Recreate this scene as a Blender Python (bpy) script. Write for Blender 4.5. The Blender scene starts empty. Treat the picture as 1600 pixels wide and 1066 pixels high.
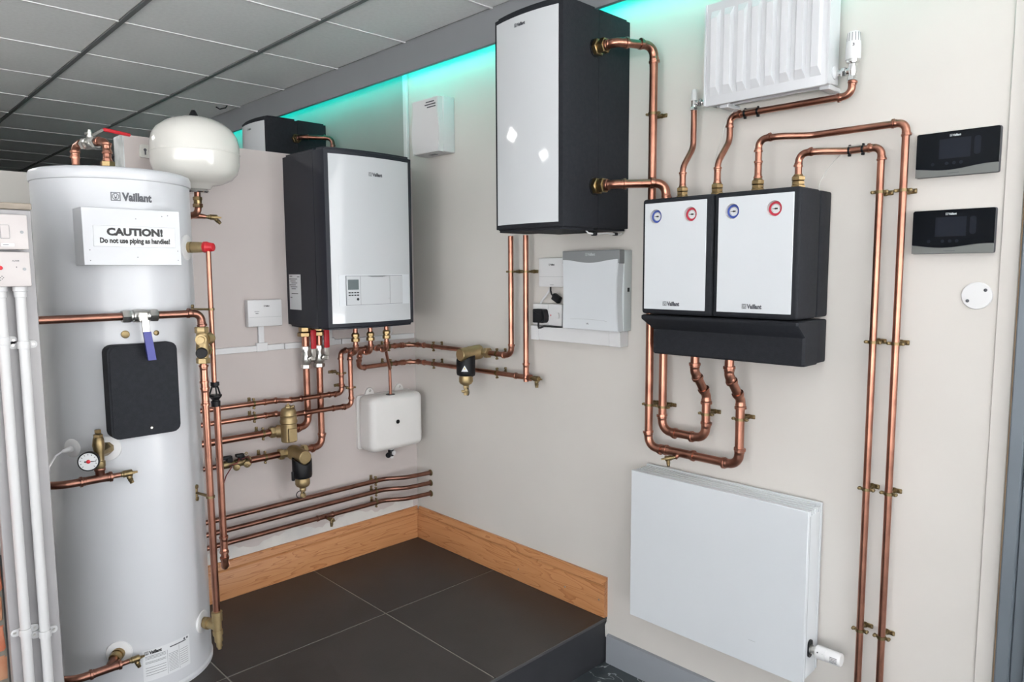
import bpy, bmesh, math, random
from mathutils import Vector, Matrix
random.seed(4)
PI = math.pi
SC = bpy.context.scene
COL = SC.collection
def lin(c):
    c = c / 255.0
    return c / 12.92 if c <= 0.04045 else ((c + 0.055) / 1.055) ** 2.4
def rgb(r, g, b): return (lin(r), lin(g), lin(b), 1.0)

# ------------------------------------------------------------------ camera
cam_d = bpy.data.cameras.new('camera')
cam_d.sensor_width = 36.0
cam_d.lens = 36.0 * 1110.79 / 1600.0
cam_d.clip_start = 0.02
cam = bpy.data.objects.new('camera', cam_d)
COL.objects.link(cam)
yaw, pitch, roll = math.radians(44.331), math.radians(-5.676), math.radians(-0.296)
fwd = Vector((math.sin(yaw) * math.cos(pitch), math.cos(yaw) * math.cos(pitch), math.sin(pitch)))
rgt = Vector((math.cos(yaw), -math.sin(yaw), 0))
upv = rgt.cross(fwd)
r2 = math.cos(roll) * rgt + math.sin(roll) * upv
u2 = -math.sin(roll) * rgt + math.cos(roll) * upv
cam.matrix_world = Matrix(((r2.x, u2.x, -fwd.x, -2.0452), (r2.y, u2.y, -fwd.y, -2.7620), (r2.z, u2.z, -fwd.z, 1.30), (0, 0, 0, 1)))
SC.camera = cam

# ------------------------------------------------------------------ sky, daylight, exposure
W = bpy.data.worlds.new('overcast_sky'); SC.world = W
W.use_nodes = True
bg = W.node_tree.nodes['Background']
bg.inputs['Color'].default_value = (0.97, 0.98, 1.0, 1)
bg.inputs['Strength'].default_value = 2.0
sun_d = bpy.data.lights.new('midday_sun', 'SUN'); sun_d.energy = 26.0; sun_d.angle = math.radians(0.6); sun_d.color = (1.0, 0.97, 0.93)
sun = bpy.data.objects.new('midday_sun', sun_d); COL.objects.link(sun)
sun.rotation_euler = Vector((0.12, -0.42, -1.0)).to_track_quat('-Z', 'Y').to_euler()   # high, from behind the building: it lights the pavement, not the room
SC.view_settings.view_transform = 'Standard'
SC.view_settings.look = 'None'
SC.view_settings.gamma = 1.0
SC.view_settings.use_curve_mapping = False
SC.view_settings.exposure = 1.2

# ------------------------------------------------------------------ materials
def mat(name, col, rough=0.5, metal=0.0, spec=0.5, col2=None, nscale=20.0, bump=0.0, bscale=200.0, coat=0.0, stretch=None, ramp=(0.35, 0.7), emit=None, estr=0.0):
    m = bpy.data.materials.new(name); m.use_nodes = True
    nt = m.node_tree; b = nt.nodes['Principled BSDF']
    b.inputs['Base Color'].default_value = col
    b.inputs['Roughness'].default_value = rough
    b.inputs['Metallic'].default_value = metal
    b.inputs['Specular IOR Level'].default_value = spec
    if coat: b.inputs['Coat Weight'].default_value = coat; b.inputs['Coat Roughness'].default_value = 0.05
    if emit: b.inputs['Emission Color'].default_value = emit; b.inputs['Emission Strength'].default_value = estr
    tc = nt.nodes.new('ShaderNodeTexCoord')
    src = tc.outputs['Object']
    if stretch:
        mp = nt.nodes.new('ShaderNodeMapping'); mp.inputs['Scale'].default_value = stretch
        nt.links.new(src, mp.inputs['Vector']); src = mp.outputs['Vector']
    if col2:
        n = nt.nodes.new('ShaderNodeTexNoise'); n.inputs['Scale'].default_value = nscale; n.inputs['Detail'].default_value = 4
        nt.links.new(src, n.inputs['Vector'])
        r = nt.nodes.new('ShaderNodeValToRGB')
        r.color_ramp.elements[0].position = ramp[0]; r.color_ramp.elements[0].color = col
        r.color_ramp.elements[1].position = ramp[1]; r.color_ramp.elements[1].color = col2
        nt.links.new(n.outputs['Fac'], r.inputs['Fac']); nt.links.new(r.outputs['Color'], b.inputs['Base Color'])
    if bump:
        n2 = nt.nodes.new('ShaderNodeTexNoise'); n2.inputs['Scale'].default_value = bscale; n2.inputs['Detail'].default_value = 3
        nt.links.new(src, n2.inputs['Vector'])
        bp = nt.nodes.new('ShaderNodeBump'); bp.inputs['Strength'].default_value = bump; bp.inputs['Distance'].default_value = 0.002
        nt.links.new(n2.outputs['Fac'], bp.inputs['Height']); nt.links.new(bp.outputs['Normal'], b.inputs['Normal'])
    return m
M = {}
M['wall'] = mat('painted_plaster', rgb(206, 202, 197), 0.55, col2=rgb(202, 198, 193), nscale=2.0, bump=0.06, bscale=60, spec=0.3)
M['wall_pink'] = mat('painted_partition', rgb(199, 190, 187), 0.55, col2=rgb(194, 185, 182), nscale=2.5, bump=0.05, bscale=60, spec=0.3)
M['wall_grey'] = mat('rear_wall_grey', rgb(158, 161, 157), 0.6, col2=rgb(152, 155, 151), nscale=2.0, bump=0.06, bscale=60, spec=0.3)
M['filler'] = mat('bare_filler', rgb(214, 211, 206), 0.8, col2=rgb(200, 198, 196), nscale=9)
M['copper'] = mat('copper', (0.45, 0.212, 0.148, 1), 0.28, 1.0, col2=(0.265, 0.12, 0.086, 1), nscale=14, ramp=(0.40, 0.72))
M['copper_dark'] = mat('tarnished_copper', (0.30, 0.145, 0.105, 1), 0.33, 1.0, col2=(0.165, 0.08, 0.062, 1), nscale=16, ramp=(0.35, 0.7))
M['brass'] = mat('brass', (0.40, 0.29, 0.145, 1), 0.32, 1.0, col2=(0.25, 0.175, 0.085, 1), nscale=25)
M['brass_old'] = mat('dull_brass', (0.30, 0.23, 0.12, 1), 0.42, 1.0, col2=(0.20, 0.145, 0.075, 1), nscale=30)
M['brass_cast'] = mat('cast_brass', (0.42, 0.32, 0.17, 1), 0.45, 0.85, col2=(0.36, 0.27, 0.14, 1), nscale=40, bump=0.1, bscale=400)
M['chrome'] = mat('chrome', (0.75, 0.75, 0.74, 1), 0.15, 1.0)
M['nickel'] = mat('nickel', (0.62, 0.61, 0.58, 1), 0.28, 1.0, col2=(0.45, 0.44, 0.42, 1), nscale=40)
M['galv'] = mat('galvanised_steel', (0.66, 0.68, 0.68, 1), 0.45, 0.5, col2=(0.46, 0.49, 0.49, 1), nscale=18, ramp=(0.4, 0.6))
M['foam'] = mat('charcoal_foam', rgb(31, 33, 38), 0.7, col2=rgb(36, 38, 43), nscale=90, bump=0.35, bscale=420, spec=0.22)
M['foam2'] = mat('charcoal_casing', rgb(31, 34, 43), 0.5, col2=rgb(34, 37, 46), nscale=5, bump=0.08, bscale=300, spec=0.35)
M['panel'] = mat('white_gloss_panel', rgb(197, 200, 203), 0.05, col2=rgb(195, 198, 201), nscale=3, spec=0.5)
M['panel_satin'] = mat('white_satin_panel', rgb(207, 211, 215), 0.3, col2=rgb(204, 208, 212), nscale=3)
M['enamel'] = mat('white_enamel', rgb(206, 208, 211), 0.25, col2=rgb(203, 205, 209), nscale=3, coat=0.15)
M['cyl'] = mat('cylinder_enamel', rgb(196, 198, 202), 0.28, col2=rgb(193, 195, 199), nscale=2, coat=0.1)
M['vessel'] = mat('cream_white_enamel', rgb(210, 209, 203), 0.14, col2=rgb(207, 206, 200), nscale=3, coat=0.3)
M['plastic'] = mat('white_plastic', rgb(214, 214, 215), 0.35, col2=rgb(211, 211, 212), nscale=5)
M['plastic_warm'] = mat('warm_white_plastic', rgb(182, 176, 175), 0.4, col2=rgb(179, 173, 172), nscale=5)
M['conduit'] = mat('conduit_white', rgb(188, 188, 189), 0.4, col2=rgb(185, 185, 186), nscale=5)
M['tank'] = mat('white_moulded_plastic', rgb(223, 221, 219), 0.45, col2=rgb(219, 217, 215), nscale=6)
M['silver'] = mat('silver_plastic', rgb(140, 143, 145), 0.4, metal=0.2, col2=rgb(135, 138, 140), nscale=8)
M['band_grey'] = mat('grey_band_plastic', rgb(104, 107, 105), 0.4, col2=rgb(100, 103, 101), nscale=8)
M['greygreen'] = mat('grey_white_plastic', rgb(196, 203, 204), 0.4, col2=rgb(192, 199, 200), nscale=6)
M['black'] = mat('black_plastic', rgb(20, 21, 24), 0.45, col2=rgb(24, 25, 28), nscale=10, spec=0.25)
M['black_cable'] = mat('black_cable', rgb(24, 24, 26), 0.5, col2=rgb(30, 30, 32), nscale=10)
M['glass_black'] = mat('black_glass', rgb(13, 16, 21), 0.04, col2=rgb(15, 18, 23), nscale=4, spec=0.16)
M['screen'] = mat('dark_display', rgb(30, 33, 41), 0.15, col2=rgb(33, 36, 44), nscale=6, spec=0.16)
M['lcd'] = mat('grey_display', rgb(96, 106, 108), 0.2, col2=rgb(102, 112, 114), nscale=6)
M['ink'] = mat('grey_ink', rgb(72, 74, 80), 0.5, col2=rgb(76, 78, 84), nscale=20)
M['ink_black'] = mat('black_ink', rgb(20, 20, 22), 0.5, col2=rgb(24, 24, 26), nscale=20)
M['ink_light'] = mat('pale_ink', rgb(190, 195, 198), 0.5, col2=rgb(185, 190, 193), nscale=20)
M['red'] = mat('red_plastic', rgb(190, 30, 42), 0.4, col2=rgb(182, 26, 38), nscale=10)
M['gauge_red'] = mat('gauge_red', rgb(186, 44, 66), 0.4, col2=rgb(180, 40, 62), nscale=10)
M['gauge_blue'] = mat('gauge_blue', rgb(58, 80, 158), 0.4, col2=rgb(54, 76, 152), nscale=10)
M['blue'] = mat('blue_grip', rgb(58, 62, 140), 0.45, col2=rgb(54, 57, 132), nscale=10)
M['label'] = mat('paper_label', rgb(210, 212, 214), 0.5, col2=rgb(207, 209, 211), nscale=8)
M['yellow'] = mat('warning_yellow', rgb(214, 186, 60), 0.5, col2=rgb(208, 180, 56), nscale=10)
M['tile'] = mat('slate_porcelain_tile', rgb(58, 54, 53), 0.42, col2=rgb(50, 47, 46), nscale=5, bump=0.12, bscale=160, spec=0.4)
M['grout'] = mat('grout', rgb(150, 146, 139), 0.9, col2=rgb(138, 134, 128), nscale=30)
M['riser'] = mat('black_painted_riser', rgb(44, 45, 49), 0.5, col2=rgb(38, 39, 43), nscale=6)
M['edge'] = mat('dark_edge_strip', rgb(74, 74, 76), 0.45, col2=rgb(66, 66, 68), nscale=8)
M['lowerbase'] = mat('grey_skirting_paint', rgb(142, 146, 152), 0.4, col2=rgb(138, 142, 148), nscale=4)
M['fascia'] = mat('grey_fascia_paint', rgb(132, 134, 138), 0.6, col2=rgb(128, 130, 134), nscale=3)
M['ceil'] = mat('mineral_fibre_tile', rgb(238, 240, 241), 0.9, col2=rgb(232, 234, 235), nscale=60, bump=0.25, bscale=300)
M['tbar'] = mat('grid_bar_paint', rgb(120, 123, 125), 0.5, col2=rgb(116, 119, 121), nscale=8)
M['tbar_w'] = mat('white_grid_bar_paint', rgb(225, 226, 227), 0.5, col2=rgb(221, 222, 223), nscale=8)
M['board'] = mat('grey_board_paint', rgb(152, 150, 151), 0.38, col2=rgb(143, 141, 143), nscale=7, bump=0.25, bscale=35)
M['cap'] = mat('weathered_timber', rgb(150, 140, 128), 0.8, col2=rgb(112, 104, 96), nscale=10, stretch=(1, 8, 8))
M['paving'] = mat('pale_paving', rgb(196, 197, 198), 0.9, col2=rgb(186, 187, 188), nscale=3)
M['brick'] = mat('red_brick', rgb(176, 92, 64), 0.9, col2=rgb(196, 126, 98), nscale=14, bump=0.8, bscale=90)
M['brick_b'] = mat('buff_brick', rgb(190, 150, 118), 0.9, col2=rgb(168, 112, 84), nscale=12, bump=0.8, bscale=90)
M['mortar'] = mat('mortar', rgb(128, 124, 116), 0.95, col2=rgb(112, 108, 100), nscale=30, bump=0.5, bscale=120)
M['alu'] = mat('grey_aluminium', rgb(112, 120, 128), 0.4, metal=0.3, col2=rgb(106, 114, 122), nscale=4)
M['timber'] = mat('raw_timber_edge', rgb(176, 148, 118), 0.7, col2=rgb(150, 122, 94), nscale=6, stretch=(6, 6, 0.6))
M['wire'] = mat('thin_wire', rgb(190, 190, 186), 0.4, col2=rgb(180, 180, 176), nscale=10)
M['redcord'] = mat('red_cord', rgb(112, 40, 36), 0.5, col2=rgb(104, 36, 32), nscale=10)
M['lamp'] = mat('lamp_diffuser', rgb(240, 240, 240), 0.5, col2=rgb(236, 236, 236), nscale=4, emit=(1.0, 0.99, 0.97, 1), estr=8.0)
M['led'] = mat('led_diffuser', rgb(0, 240, 200), 0.5, col2=rgb(0, 235, 195), nscale=4, emit=(0.0, 1.0, 0.85, 1), estr=9)

def wood_material():
    m = bpy.data.materials.new('varnished_pine'); m.use_nodes = True
    nt = m.node_tree; b = nt.nodes['Principled BSDF']; b.inputs['Roughness'].default_value = 0.38
    tc = nt.nodes.new('ShaderNodeTexCoord'); mp = nt.nodes.new('ShaderNodeMapping')
    mp.inputs['Scale'].default_value = (1.3, 14, 14)
    nt.links.new(tc.outputs['Object'], mp.inputs['Vector'])
    n = nt.nodes.new('ShaderNodeTexNoise'); n.inputs['Scale'].default_value = 1.6; n.inputs['Detail'].default_value = 2; n.inputs['Distortion'].default_value = 0.6
    nt.links.new(mp.outputs['Vector'], n.inputs['Vector'])
    mul = nt.nodes.new('ShaderNodeMath'); mul.operation = 'MULTIPLY'; mul.inputs[1].default_value = 9.0
    nt.links.new(n.outputs['Fac'], mul.inputs[0])
    fr = nt.nodes.new('ShaderNodeMath'); fr.operation = 'FRACT'; nt.links.new(mul.outputs[0], fr.inputs[0])
    r = nt.nodes.new('ShaderNodeValToRGB')
    e = r.color_ramp.elements
    e[0].position = 0.0; e[0].color = rgb(190, 136, 92)
    e[1].position = 1.0; e[1].color = rgb(158, 102, 60)
    x = e.new(0.75); x.color = rgb(184, 128, 84)
    nt.links.new(fr.outputs[0], r.inputs['Fac']); nt.links.new(r.outputs['Color'], b.inputs['Base Color'])
    return m
M['pine'] = wood_material()
def marble_material():
    m = bpy.data.materials.new('dark_marble'); m.use_nodes = True
    nt = m.node_tree; b = nt.nodes['Principled BSDF']; b.inputs['Roughness'].default_value = 0.3
    tc = nt.nodes.new('ShaderNodeTexCoord')
    n = nt.nodes.new('ShaderNodeTexNoise'); n.inputs['Scale'].default_value = 6; n.inputs['Detail'].default_value = 5; n.inputs['Distortion'].default_value = 1.2
    nt.links.new(tc.outputs['Object'], n.inputs['Vector'])
    r = nt.nodes.new('ShaderNodeValToRGB'); e = r.color_ramp.elements
    e[0].position = 0.0; e[0].color = rgb(54, 60, 64)
    e[1].position = 1.0; e[1].color = rgb(66, 72, 76)
    for p, c in ((0.495, rgb(58, 64, 68)), (0.505, rgb(190, 194, 196)), (0.515, rgb(58, 64, 68))):
        x = e.new(p); x.color = c
    nt.links.new(n.outputs['Fac'], r.inputs['Fac']); nt.links.new(r.outputs['Color'], b.inputs['Base Color'])
    return m
M['marble'] = marble_material()

# ------------------------------------------------------------------ mesh helpers
class MB:
    def __init__(s): s.v = []; s.f = []
    def add(s, vs, fs):
        o = len(s.v); s.v += [tuple(v) for v in vs]; s.f += [tuple(i + o for i in f) for f in fs]; return s
    def box(s, x0, x1, y0, y1, z0, z1):
        vs = [(x, y, z) for z in (z0, z1) for y in (y0, y1) for x in (x0, x1)]
        return s.add(vs, [(0, 2, 3, 1), (4, 5, 7, 6), (0, 1, 5, 4), (2, 6, 7, 3), (0, 4, 6, 2), (1, 3, 7, 5)])
    def rbox(s, x0, x1, y0, y1, z0, z1, r, seg=2, axis=None):
        bm = bmesh.new(); bmesh.ops.create_cube(bm, size=1.0)
        for v in bm.verts:
            v.co = Vector(((x0 + x1) / 2 + v.co.x * (x1 - x0), (y0 + y1) / 2 + v.co.y * (y1 - y0), (z0 + z1) / 2 + v.co.z * (z1 - z0)))
        es = list(bm.edges)
        if axis is not None:
            es = [e for e in es if abs((e.verts[0].co - e.verts[1].co)[axis]) > 1e-6]
        bmesh.ops.bevel(bm, geom=es, offset=r, segments=seg, affect='EDGES', profile=0.5)
        return s.frombm(bm)
    def frombm(s, bm):
        bm.verts.index_update(); vs = [v.co[:] for v in bm.verts]
        fs = [[v.index for v in f.verts] for f in bm.faces]; bm.free(); return s.add(vs, fs)
    def prism(s, poly, y0, y1, bev=0.0, seg=2):
        """outline in X,Z extruded along Y; y0 is the side that faces out"""
        n = len(poly); bm = bmesh.new()
        a = [bm.verts.new((p[0], y0, p[1])) for p in poly]; b = [bm.verts.new((p[0], y1, p[1])) for p in poly]
        fa = bm.faces.new(a); bm.faces.new(b[::-1])
        for i in range(n): bm.faces.new((a[i], b[i], b[(i + 1) % n], a[(i + 1) % n]))
        bmesh.ops.recalc_face_normals(bm, faces=bm.faces[:])
        if bev: bmesh.ops.bevel(bm, geom=list(fa.edges), offset=bev, segments=seg, affect='EDGES')
        return s.frombm(bm)
    def plan(s, poly, z0, z1, bev=0.0, seg=2):
        """outline in X,Y extruded along Z"""
        n = len(poly); bm = bmesh.new()
        a = [bm.verts.new((p[0], p[1], z0)) for p in poly]; b = [bm.verts.new((p[0], p[1], z1)) for p in poly]
        f0 = bm.faces.new(a); f1 = bm.faces.new(b)
        for i in range(n): bm.faces.new((a[i], b[i], b[(i + 1) % n], a[(i + 1) % n]))
        bmesh.ops.recalc_face_normals(bm, faces=bm.faces[:])
        if bev: bmesh.ops.bevel(bm, geom=list(f0.edges) + list(f1.edges), offset=bev, segments=seg, affect='EDGES')
        return s.frombm(bm)
    def tube(s, pts, r, n=14, cap=True):
        pts = [Vector(p) for p in pts]; m = len(pts); rr = r if isinstance(r, (list, tuple)) else [r] * m
        t = []
        for i in range(m):
            d = (pts[min(i + 1, m - 1)] - pts[i - 1 if i else 0])
            if d.length < 1e-9: d = t[-1] if t else Vector((0, 0, 1))
            t.append(d.normalized())
        ref = Vector((0, 0, 1)) if abs(t[0].z) < 0.9 else Vector((1, 0, 0))
        u = (ref - t[0] * ref.dot(t[0])).normalized(); o = len(s.v)
        for i in range(m):
            u = (u - t[i] * u.dot(t[i])).normalized(); w = t[i].cross(u)
            for k in range(n):
                a = 2 * PI * k / n; s.v.append(tuple(pts[i] + (u * math.cos(a) + w * math.sin(a)) * rr[i]))
        for i in range(m - 1):
            for k in range(n):
                a = o + i * n + k; b = o + i * n + (k + 1) % n; s.f.append((a, b, b + n, a + n))
        if cap:
            s.f.append(tuple(o + k for k in range(n))[::-1]); s.f.append(tuple(o + (m - 1) * n + k for k in range(n)))
        return s
    def lathe(s, o, d, prof, n=20):
        """prof: (distance along d, radius) pairs"""
        o = Vector(o); d = Vector(d).normalized()
        return s.rings([o + d * p[0] for p in prof], d, [max(p[1], 1e-5) for p in prof], n)
    def rings(s, pts, d, rr, n):
        ref = Vector((0, 0, 1)) if abs(d.z) < 0.9 else Vector((1, 0, 0))
        u = (ref - d * ref.dot(d)).normalized(); w = d.cross(u); o = len(s.v); m = len(pts)
        for i in range(m):
            for k in range(n):
                a = 2 * PI * (k + 0.5) / n; s.v.append(tuple(pts[i] + (u * math.cos(a) + w * math.sin(a)) * rr[i]))
        for i in range(m - 1):
            for k in range(n):
                a = o + i * n + k; b = o + i * n + (k + 1) % n; s.f.append((a, b, b + n, a + n))
        s.f.append(tuple(o + k for k in range(n))[::-1]); s.f.append(tuple(o + (m - 1) * n + k for k in range(n)))
        return s
    def hexnut(s, o, d, r, l): return s.lathe(o, d, [(0, r * 0.9), (l * 0.12, r), (l * 0.88, r), (l, r * 0.9)], 6)
    def torus(s, c, d, R, r, n=20, k=8):
        c = Vector(c); d = Vector(d).normalized(); ref = Vector((0, 0, 1)) if abs(d.z) < 0.9 else Vector((1, 0, 0))
        u = (ref - d * ref.dot(d)).normalized(); w = d.cross(u); o = len(s.v)
        for i in range(n):
            a = 2 * PI * i / n; e = u * math.cos(a) + w * math.sin(a)
            for j in range(k):
                b = 2 * PI * j / k; s.v.append(tuple(c + e * (R + r * math.cos(b)) + d * (r * math.sin(b))))
        for i in range(n):
            for j in range(k):
                s.f.append((o + i * k + j, o + ((i + 1) % n) * k + j, o + ((i + 1) % n) * k + (j + 1) % k, o + i * k + (j + 1) % k))
        return s
    def sphere(s, c, r, n=14, m=8, sz=1.0):
        return s.rings([Vector(c) + Vector((0, 0, -r * sz * math.cos(PI * i / m))) for i in range(m + 1)], Vector((0, 0, 1)), [max(r * math.sin(PI * i / m), 1e-5) for i in range(m + 1)], n)

def mk(name, mb, material, parent=None, world=False, M4=None, ang=38):
    me = bpy.data.meshes.new(name)
    vs = mb.v
    if world and parent is not None:
        l = parent.location; vs = [(v[0] - l.x, v[1] - l.y, v[2] - l.z) for v in vs]
    me.from_pydata(vs, [], mb.f); me.update()
    bm = bmesh.new(); bm.from_mesh(me); bmesh.ops.recalc_face_normals(bm, faces=bm.faces[:]); bm.to_mesh(me); bm.free()
    me.shade_smooth(); me.set_sharp_from_angle(angle=math.radians(ang))
    me.materials.append(M[material])
    o = bpy.data.objects.new(name, me); COL.objects.link(o)
    if parent is not None: o.parent = parent
    if M4 is not None: o.matrix_basis = M4
    return o
def tag(o, label=None, cat=None, group=None, kind=None):
    if label: o['label'] = label
    if cat: o['category'] = cat
    if group: o['group'] = group
    if kind: o['kind'] = kind
    return o
def thing(name, label, cat, loc=(0, 0, 0), rz=0.0, group=None):
    o = bpy.data.objects.new(name, None); COL.objects.link(o); o.empty_display_size = 0.05
    o.location = loc; o.rotation_euler = (0, 0, rz)
    return tag(o, label, cat, group)
RW = -PI / 2           # objects on the right wall: local X runs towards the room's front, local -Y points out of the wall
def struct(name, mb, material, label, parent=None):
    o = mk(name, mb, material, parent)
    if parent is None: tag(o, label, 'building part', kind='structure')
    return o
def arcpts(a, c, b, R, n=7):
    """fillet at corner c between a and b: returns list of points from a-side to b-side"""
    a, c, b = Vector(a), Vector(c), Vector(b); d1 = (a - c).normalized(); d2 = (b - c).normalized()
    th = d1.angle(d2)
    if th > PI - 0.01: return [c]
    L = R / math.tan(th / 2); L = min(L, (a - c).length * 0.49 + 0.0, (b - c).length * 0.49 + 0.0) if False else L
    R = L * math.tan(th / 2)
    p1 = c + d1 * L; bis = (d1 + d2).normalized(); ctr = c + bis * (R / math.sin(th / 2))
    v1 = p1 - ctr; p2 = c + d2 * L; v2 = p2 - ctr; tot = v1.angle(v2); ax = v1.cross(v2).normalized()
    return [ctr + Matrix.Rotation(tot * i / n, 3, ax) @ v1 for i in range(n + 1)]

# ---- lettering
def text_mesh(body, size, bold=0.0, sx=1.0, align='CENTER'):
    cu = bpy.data.curves.new('lettering', 'FONT'); cu.body = body; cu.size = size; cu.offset = bold * size; cu.align_x = align; cu.align_y = 'CENTER'; cu.resolution_u = 3
    ob = bpy.data.objects.new('lettering', cu); COL.objects.link(ob)
    dg = bpy.context.evaluated_depsgraph_get(); dg.update()
    me = bpy.data.meshes.new_from_object(ob.evaluated_get(dg))
    vs = [(v.co.x * sx, v.co.y) for v in me.vertices]; fs = [tuple(p.vertices) for p in me.polygons]
    bpy.data.objects.remove(ob); bpy.data.curves.remove(cu); bpy.data.meshes.remove(me)
    return vs, fs
def logo2d(width):
    """framed emblem followed by the word, centred, total width given"""
    vs, fs = text_mesh('Vaillant', 1.0, 0.05, 0.84)
    x0 = min(v[0] for v in vs); x1 = max(v[0] for v in vs); y0 = min(v[1] for v in vs); y1 = max(v[1] for v in vs)
    h = y1 - y0; vs = [(v[0] - x0 + h * 1.12, v[1] - y0) for v in vs]; tot = (x1 - x0) + h * 1.12
    def ring(o, i):
        n = len(o); b = len(vs); vs.extend(o); vs.extend(i)
        for k in range(n): fs.append((b + k, b + (k + 1) % n, b + n + (k + 1) % n, b + n + k))
    t = h * 0.09; S = h
    ring([(0, 0), (S, 0), (S, S), (0, S)], [(t, t), (S - t, t), (S - t, S - t), (t, S - t)])
    def ell(cx, cy, rx, ry, n=16): return [(cx + rx * math.cos(2 * PI * k / n), cy + ry * math.sin(2 * PI * k / n)) for k in range(n)]
    ring(ell(S / 2, S * 0.50, S * 0.37, S * 0.39), ell(S / 2, S * 0.50, S * 0.30, S * 0.32))
    b = len(vs); vs.extend(ell(S / 2, S * 0.34, S * 0.12, S * 0.10, 10)); fs.append(tuple(range(b, b + 10)))
    for sgn in (-1, 1):
        b = len(vs); cx = S / 2 + sgn * S * 0.07
        vs.extend([(cx - S * 0.035, S * 0.38), (cx + S * 0.035, S * 0.38), (cx + sgn * S * 0.09 + S * 0.03, S * 0.74), (cx + sgn * S * 0.09 - S * 0.03, S * 0.74)]); fs.append((b, b + 1, b + 2, b + 3))
    k = width / tot
    return [((v[0] - tot / 2) * k, (v[1] - h / 2) * k) for v in vs], fs
def flat_text(name, vf, parent, x, z, y, material, fn=None):
    vs, fs = vf; mb = MB()
    if fn: mb.add([fn(v[0] + x, v[1] + z) for v in vs], fs)
    else: mb.add([(v[0] + x, y, v[1] + z) for v in vs], fs)
    return mk(name, mb, material, parent)

# ------------------------------------------------------------------ pipe helpers
def bead_path(path, r, bead=1.22):
    return path
def fitting_tube(mb, path, r):
    """fitting body along a path, with a solder-ring bead near each end"""
    P = [Vector(p) for p in path]
    d0 = (P[0] - P[1]).normalized(); d1 = (P[-1] - P[-2]).normalized()
    e = r * 1.55
    pts = [P[0] + d0 * e, P[0] + d0 * e * 0.98, P[0] + d0 * e * 0.62, P[0] + d0 * e * 0.55, P[0] + d0 * e * 0.3, P[0] + d0 * e * 0.2] + P[0:] + [P[-1] + d1 * e * 0.2, P[-1] + d1 * e * 0.3, P[-1] + d1 * e * 0.55, P[-1] + d1 * e * 0.62, P[-1] + d1 * e * 0.98, P[-1] + d1 * e]
    rr = [r * 1.02, r * 1.33, r * 1.33, r * 1.12, r * 1.16, r * 1.07] + [r * 1.07] * len(P) + [r * 1.07, r * 1.16, r * 1.12, r * 1.33, r * 1.33, r * 1.02]
    mb.tube(pts, rr, 16)
def coupling(root, P, d, r, material='copper', ln=None):
    P = Vector(P); d = Vector(d).normalized(); L = ln or r * 2.2
    mb = MB(); fitting_tube(mb, [P - d * (L / 2), P + d * (L / 2)], r); return mk('coupling', mb, material, root, world=True)
CLIPS = {}
def clip_mesh(r, D):
    key = (round(r, 4), round(D, 3))
    if key in CLIPS: return CLIPS[key]
    mb = MB(); n = 18; w = 0.0042; t = 0.0022
    mb.lathe((0, 0, -w), (0, 0, 1), [(0, r + 0.0002), (0.0002, r + t), (2 * w - 0.0002, r + t), (2 * w, r + 0.0002)], n)
    for s in (-1, 1):
        mb.rbox(s * (r + 0.001) if s > 0 else -(r + 0.012), (r + 0.012) if s > 0 else -(r + 0.001), -0.0028, 0.0028, -w, w, 0.0012, 1)
        mb.lathe((s * (r + 0.0085), -0.006, 0), (0, 1, 0), [(0, 0.0016), (0.001, 0.0042), (0.011, 0.0042), (0.012, 0.002)], 10)
    mb.lathe((0, r, 0), (0, 1, 0), [(0, 0.0042), (0.002, 0.0036), (D - r - 0.006, 0.0036), (D - r - 0.0055, 0.008), (D - r - 0.001, 0.008), (D - r, 0.007)], 10)
    mb.rbox(-0.020, 0.020, D - 0.0035, D, -0.0065, 0.0065, 0.0016, 1)
    for s in (-1, 1):
        mb.lathe((s * 0.0155, D - 0.0085, 0), (0, 1, 0), [(0, 0.002), (0.0012, 0.0046), (0.006, 0.0046)], 10)
    o = mk('pipe_clip', mb, 'brass_old'); me = o.data; bpy.data.objects.remove(o); CLIPS[key] = me
    return me
def clip(root, P, t, wall, r):
    """brass ring clip; wall 'L' is the plane y=0, 'R' the plane x=0"""
    P = Vector(P); n = Vector((0, 1, 0)) if wall == 'L' else Vector((1, 0, 0)); D = (-P.y if wall == 'L' else -P.x) - 0.0006
    t = Vector(t).normalized(); s = n.cross(t)
    o = bpy.data.objects.new('pipe_clip', clip_mesh(r, D)); COL.objects.link(o); o.parent = root
    q = P - root.location
    o.matrix_basis = Matrix(((s.x, n.x, t.x, q.x), (s.y, n.y, t.y, q.y), (s.z, n.z, t.z, q.z), (0, 0, 0, 1)))
    return o
def pipe(label, pts, r, corners, clips=(), material='copper', group=None, cat='pipe', couplings=(), fit=None, name='copper_pipe'):
    """pts: corner points; corners: 'e' elbow fitting / 'b' formed bend / ('b',R) per inner point"""
    pts = [Vector(p) for p in pts]
    root = thing(name, label, cat, pts[0] if pts[0].z <= pts[-1].z else pts[-1], 0, group)
    fit = fit or material
    cur = [pts[0]]
    for i, c in enumerate(corners):
        a, k, b = pts[i], pts[i + 1], pts[i + 2]
        kind = c if isinstance(c, str) else c[0]; R = c[1] if not isinstance(c, str) else (r * 2.1 if kind == 'e' else r * 3.5)
        arc = arcpts(a, k, b, R)
        if kind == 'e':
            cur.append(arc[0]); mk('tube', MB().tube(cur, r, 16), material, root, world=True)
            mb = MB(); fitting_tube(mb, arc, r); mk('elbow', mb, fit, root, world=True); cur = [arc[-1]]
        else: cur += arc
    cur.append(pts[-1]); mk('tube', MB().tube(cur, r, 16), material, root, world=True)
    for c in clips: clip(root, c[0], c[1], c[2], r)
    for c in couplings: coupling(root, c[0], c[1], r, fit)
    return root
X, Y, Z = (1, 0, 0), (0, 1, 0), (0, 0, 1)
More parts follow.
